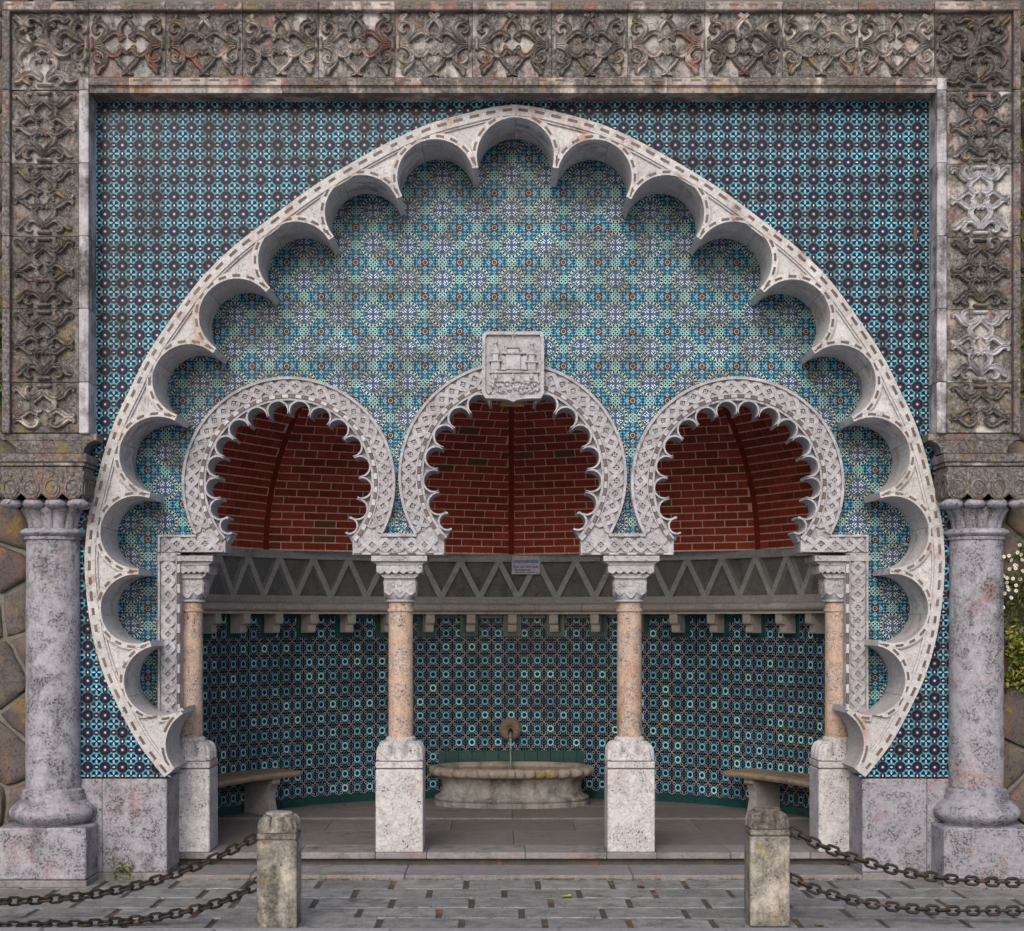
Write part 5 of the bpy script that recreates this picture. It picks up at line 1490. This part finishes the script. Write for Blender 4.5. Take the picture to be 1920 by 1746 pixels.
chain('lower rusty chain on the left, hanging near the pavement', hang([(482, 1660), (440, 1681), (390, 1699), (320, 1715), (250, 1726), (170, 1732), (90, 1735), (0, 1736), (-60, 1735)], BLY-.03))
chain('upper rusty chain on the right, sagging away from the right post', hang([(1484, 1557), (1520, 1577), (1570, 1598), (1620, 1615), (1680, 1632), (1740, 1643), (1800, 1650), (1870, 1654), (1930, 1655), (1985, 1653)], BRY))
chain('lower rusty chain on the right, hanging near the pavement', hang([(1484, 1646), (1520, 1664), (1570, 1681), (1630, 1694), (1700, 1703), (1770, 1707), (1850, 1708), (1930, 1707), (1985, 1705)], BRY-.03))

# ------------------------------------------------------------------ rubble walls either side
def rubble(s, label, seed):
    rr = random.Random(seed); t = thing('rubble_wall', (s*4.9, .3, 0), label, 'stone wall', 'rubble walls')
    x0, x1 = sorted((s*3.86, s*6.6))
    MB().box(x0, x1, .10, .8, -.1, 7.9, .02).build('wall_core', S['rubble_mortar'], t)
    seeds = []; sx, sz = .50, .40; nx = int((x1-x0)/sx)+1
    for j in range(-1, 20):
        for i in range(-1, nx+1): seeds.append(Vector((x0+(i+.5+(.5 if j % 2 else 0)+rr.uniform(-.28, .28))*sx, (j+.5+rr.uniform(-.3, .3))*sz)))
    for sd in seeds:
        if not (x0 < sd.x < x1 and 0 < sd.y < 7.6): continue
        P = [(x0, -.02), (x1, -.02), (x1, 7.8), (x0, 7.8)]
        for o2 in seeds:
            dd_ = o2-sd
            if 0 < dd_.length < 1.4: P = clip_half(P, sd+dd_*.5, -dd_.normalized())
            if len(P) < 3: break
        if len(P) < 3: continue
        P, _ = resample(P+[P[0]], .09); P = P[:-1]
        P = [tuple(p) for p in P]; P = inset(P, rr.uniform(.008, .02))
        cx = sum(p[0] for p in P)/len(P); cz = sum(p[1] for p in P)/len(P); n = len(P); dep = rr.uniform(.03, .07); mb = MB()
        for f, y in ((1, .13), (1, .095), (.93, .10-dep*.75), (.72, .10-dep)): mb.v += [(cx+(a_-cx)*f+rr.uniform(-.006, .006), y+rr.uniform(-.01, .01), cz+(b_-cz)*f+rr.uniform(-.006, .006)) for a_, b_ in P]
        for k in range(3):
            for i in range(n): mb.face((k*n+i, k*n+(i+1) % n, (k+1)*n+(i+1) % n, (k+1)*n+i))
        mb.v.append((cx, .095-dep, cz))
        for i in range(n): mb.face((3*n+i, 3*n+(i+1) % n, 4*n))
        mb.build('stone', S['rubble'], t, 50)
rubble(-1, 'rough brown rubble wall behind the left great column', 3); rubble(1, 'rough brown rubble wall behind the right great column, hung with plants', 5)
bk = MB().box(-3.86, 3.86, .58, .8, 6.2, 7.9, .02)
bk = bk.build('retaining_wall', S['rubble_mortar']); tag(bk, 'dark mossy wall top showing as a sliver above the carved frame', 'stone wall')
# ------------------------------------------------------------------ plants
def leaf_into(mb, p, d, up, L, w):
    d = d.normalized(); s = d.cross(up).normalized(); n = s.cross(d)
    a = p; b = p+d*L*.45+s*w+n*L*.08; c = p+d*L; e = p+d*L*.45-s*w+n*L*.08; m_ = p+d*L*.5-n*.02*L
    k = len(mb.v); mb.v += [tuple(a), tuple(b), tuple(c), tuple(e), tuple(m_)]
    for f in ((0, 1, 4), (1, 2, 4), (2, 3, 4), (3, 0, 4)): mb.face(tuple(k+i for i in f))
def rvec(r, back=0): 
    v = Vector((r.gauss(0, 1), r.gauss(0, 1)-back, r.gauss(0, 1))); return v.normalized()
def bush(name, label, cat, box, nleaf, L, mats, seed, nstem=8):
    r = random.Random(seed); (x0, x1), (y0, y1), (z0, z1) = box
    t = thing(name, ((x0+x1)/2, y1, z0), label, cat)
    st_ = MB(); lf = MB(); lf2 = MB()
    heads = []
    for k in range(nstem):
        a = Vector((r.uniform(x0, x1), y1+.04, r.uniform(z0, z0+(z1-z0)*.7))); b = Vector((r.uniform(x0, x1), r.uniform(y0, y1), min(z1, a.z+r.uniform(.1, .45)*(z1-z0)+.05)))
        mid = (a+b)/2+Vector((0, -.04, .02)); cp = catmull([a, mid, b], 4); st_.sweep([tuple(p) for p in cp], .004, [(1, 0), (-.5, .87), (-.5, -.87)]); heads.append(cp)
    for k in range(nleaf):
        c = r.choice(heads); p = c[r.randrange(1, len(c))]+Vector((r.gauss(0, .035), r.gauss(0, .03), r.gauss(0, .045)))
        (lf if r.random() < .55 else lf2) and leaf_into(lf if r.random() < .55 else lf2, p, rvec(r, .6), rvec(r), L*r.uniform(.6, 1.3), L*.28*r.uniform(.7, 1.2))
    st_.build('stems', S['stem'], t); tag(lf.build('leaves', mats[0], t), None, None, None, 'stuff'); tag(lf2.build('leaves', mats[1], t), None, None, None, 'stuff')
    return t
XR0, XR1 = WX(1879, .03), WX(1960, .03)
dz = bush('daisy_plant', 'clump of small white daisies growing on the right rubble wall', 'plant', ((XR0, XR1), (-.12, .03), (WZ(1180, .03), WZ(1010, .03))), 420, .05, (S['leaf'], S['stem']), 11, 16)
r = random.Random(4); pm = MB(); em = MB()
for k in range(10):
    a = 2*pi*k/10; pm.quad((0, 0, 0), (.010*cos(a-.25), -.003, .010*sin(a-.25)), (.019*cos(a), -.004, .019*sin(a)), (.010*cos(a+.25), -.003, .010*sin(a+.25)))
em.prism([(.006*cos(i*pi/4), .006*sin(i*pi/4)) for i in range(8)], -.008, 0, .002)
pme = pm.mesh('petals', S['petal']); eme = em.mesh('flower_eye', S['daisy_eye'])
for (px, py) in [(1912, 1022), (1908, 1036), (1914, 1040), (1882, 1044), (1892, 1042), (1896, 1050), (1903, 1060), (1906, 1061), (1893, 1067), (1904, 1066), (1882, 1080), (1888, 1084), (1888, 1092), (1899, 1085), (1905, 1098), (1889, 1101), (1891, 1106), (1905, 1108), (1884, 1113), (1896, 1121), (1881, 1139), (1916, 1050), (1918, 1070), (1913, 1086), (1925, 1060), (1930, 1090), (1935, 1040)]:
    Y = -.13+r.uniform(-.03, .03); M_ = Matrix.Translation((WX(px, Y), Y, WZ(py, Y))) @ Matrix.Rotation(r.uniform(-.5, .5), 4, 'Z') @ Matrix.Rotation(r.uniform(-.5, .5), 4, 'X')
    f = inst('flower', pme, dz, M_); inst('flower_eye', eme, f, M_)
bush('wall_shrub', 'yellow green leafy shrub growing below the daisies on the right wall', 'plant', ((XR0, XR1), (-.16, .03), (WZ(1310, .03), WZ(1165, .03))), 900, .05, (S['leaf_y'], S['leaf']), 12, 22)
bush('wall_ivy', 'thin greenery beside the upper left edge of the carved frame', 'plant', ((WX(-60, 0), WX(12, 0)), (-.1, .05), (WZ(840, 0), WZ(560, 0))), 500, .06, (S['leaf'], S['stem']), 13, 16)
bush('wall_fern', 'thin greenery beside the upper right edge of the carved frame', 'plant', ((WX(1908, 0), WX(1980, 0)), (-.1, .05), (WZ(850, 0), WZ(20, 0))), 700, .06, (S['leaf'], S['leaf_y']), 14, 26)
bush('weed', 'small green weed at the foot of the left dado block', 'plant', ((WX(212, -.05), WX(245, -.05)), (-.09, -.03), (.002, .10)), 60, .045, (S['leaf'], S['leaf_y']), 15, 6)
def small_leaf(px, py, label, mat, Lg=.07, z=.004):
    Zd = PPM*D*(ZC-z)/(py-VY); y = Zd-D; x = XC+(px-VX)/(PPM*D)*Zd; r = random.Random(px)
    mb = MB(); a = r.uniform(0, 6); d = Vector((cos(a), sin(a), 0)); s = Vector((-sin(a), cos(a), 0))
    A = []; 
    for i in range(7):
        f = i/6; w = Lg*.36*sin(pi*min(.97, f*.95+.02))**.8; A.append((d*(f-.5)*Lg+s*w+Vector((0, 0, .010*abs(f-.5)*2+.006)), d*(f-.5)*Lg-s*w+Vector((0, 0, .012*abs(f-.5)+.008)), d*(f-.5)*Lg+Vector((0, 0, .001))))
    for i in range(6):
        mb.quad(tuple(A[i][0]), tuple(A[i+1][0]), tuple(A[i+1][2]), tuple(A[i][2])); mb.quad(tuple(A[i][2]), tuple(A[i+1][2]), tuple(A[i+1][1]), tuple(A[i][1]))
    o = mb.build('fallen_leaf', mat, None, None, Matrix.Translation((x, y, z))); tag(o, label, 'leaf', 'fallen leaves')
small_leaf(1028, 1648, 'yellow green leaf lying at the foot of the low step', S['leaf_y'], .10)
small_leaf(1062, 1682, 'yellowed leaf on the pavement below the right pedestal', S['leaf_y'], .11)
small_leaf(1202, 1664, 'brown curled leaf on the pavement right of the middle', S['leaf_dead'], .09)
small_leaf(1505, 1617, 'green leaf lying on the low step by the right post', S['leaf'], .09, ZL+.003)
small_leaf(1580, 1620, 'brown leaf lying on the low step near the right dado', S['leaf_dead'], .16, ZL+.003)
small_leaf(1536, 1737, 'small green leaf on the pavement edge right of the right post', S['leaf'], .07)

# debris gathered along the foot of the step, and the rusty iron stub on the right of the tiled wall
lt = thing('leaf_litter', (0, -.05, 0), 'thin line of orange brown leaf litter along the foot of the low step', 'leaf litter', None, 'stuff')
r = random.Random(8); la, lb = MB(), MB()
for k in range(620):
    x = r.uniform(-2.9, 2.9); y = -.034-abs(r.gauss(0, .016)); a = r.uniform(0, 6.3); L = r.uniform(.006, .02)
    if sin(x*3.1)+.6*sin(x*7.7) < -.55 and r.random() < .8: continue
    d = Vector((cos(a), sin(a), r.uniform(-.2, .2)))*L; e = Vector((-sin(a), cos(a), r.uniform(-.3, .3)))*L*.45; p = Vector((x, y, .008+r.uniform(0, .006)-.002))
    (la if r.random() < .75 else lb).quad(tuple(p-d), tuple(p+e), tuple(p+d), tuple(p-e))
tag(la.build('brown_flakes', S['leaf_dead'], lt), kind='stuff'); tag(lb.build('green_flakes', S['leaf_y'], lt), kind='stuff')
ir = MB(); ir.prism([Q(*p) for p in ((747, 423), (750, 419), (754, 424), (754, 453), (747, 453))], -.02, .0, .003)
tag(ir.build('iron_stub', S['rubble']), 'small rusty brown stub fixed on the star tiles near the right jamb', 'metal stub')
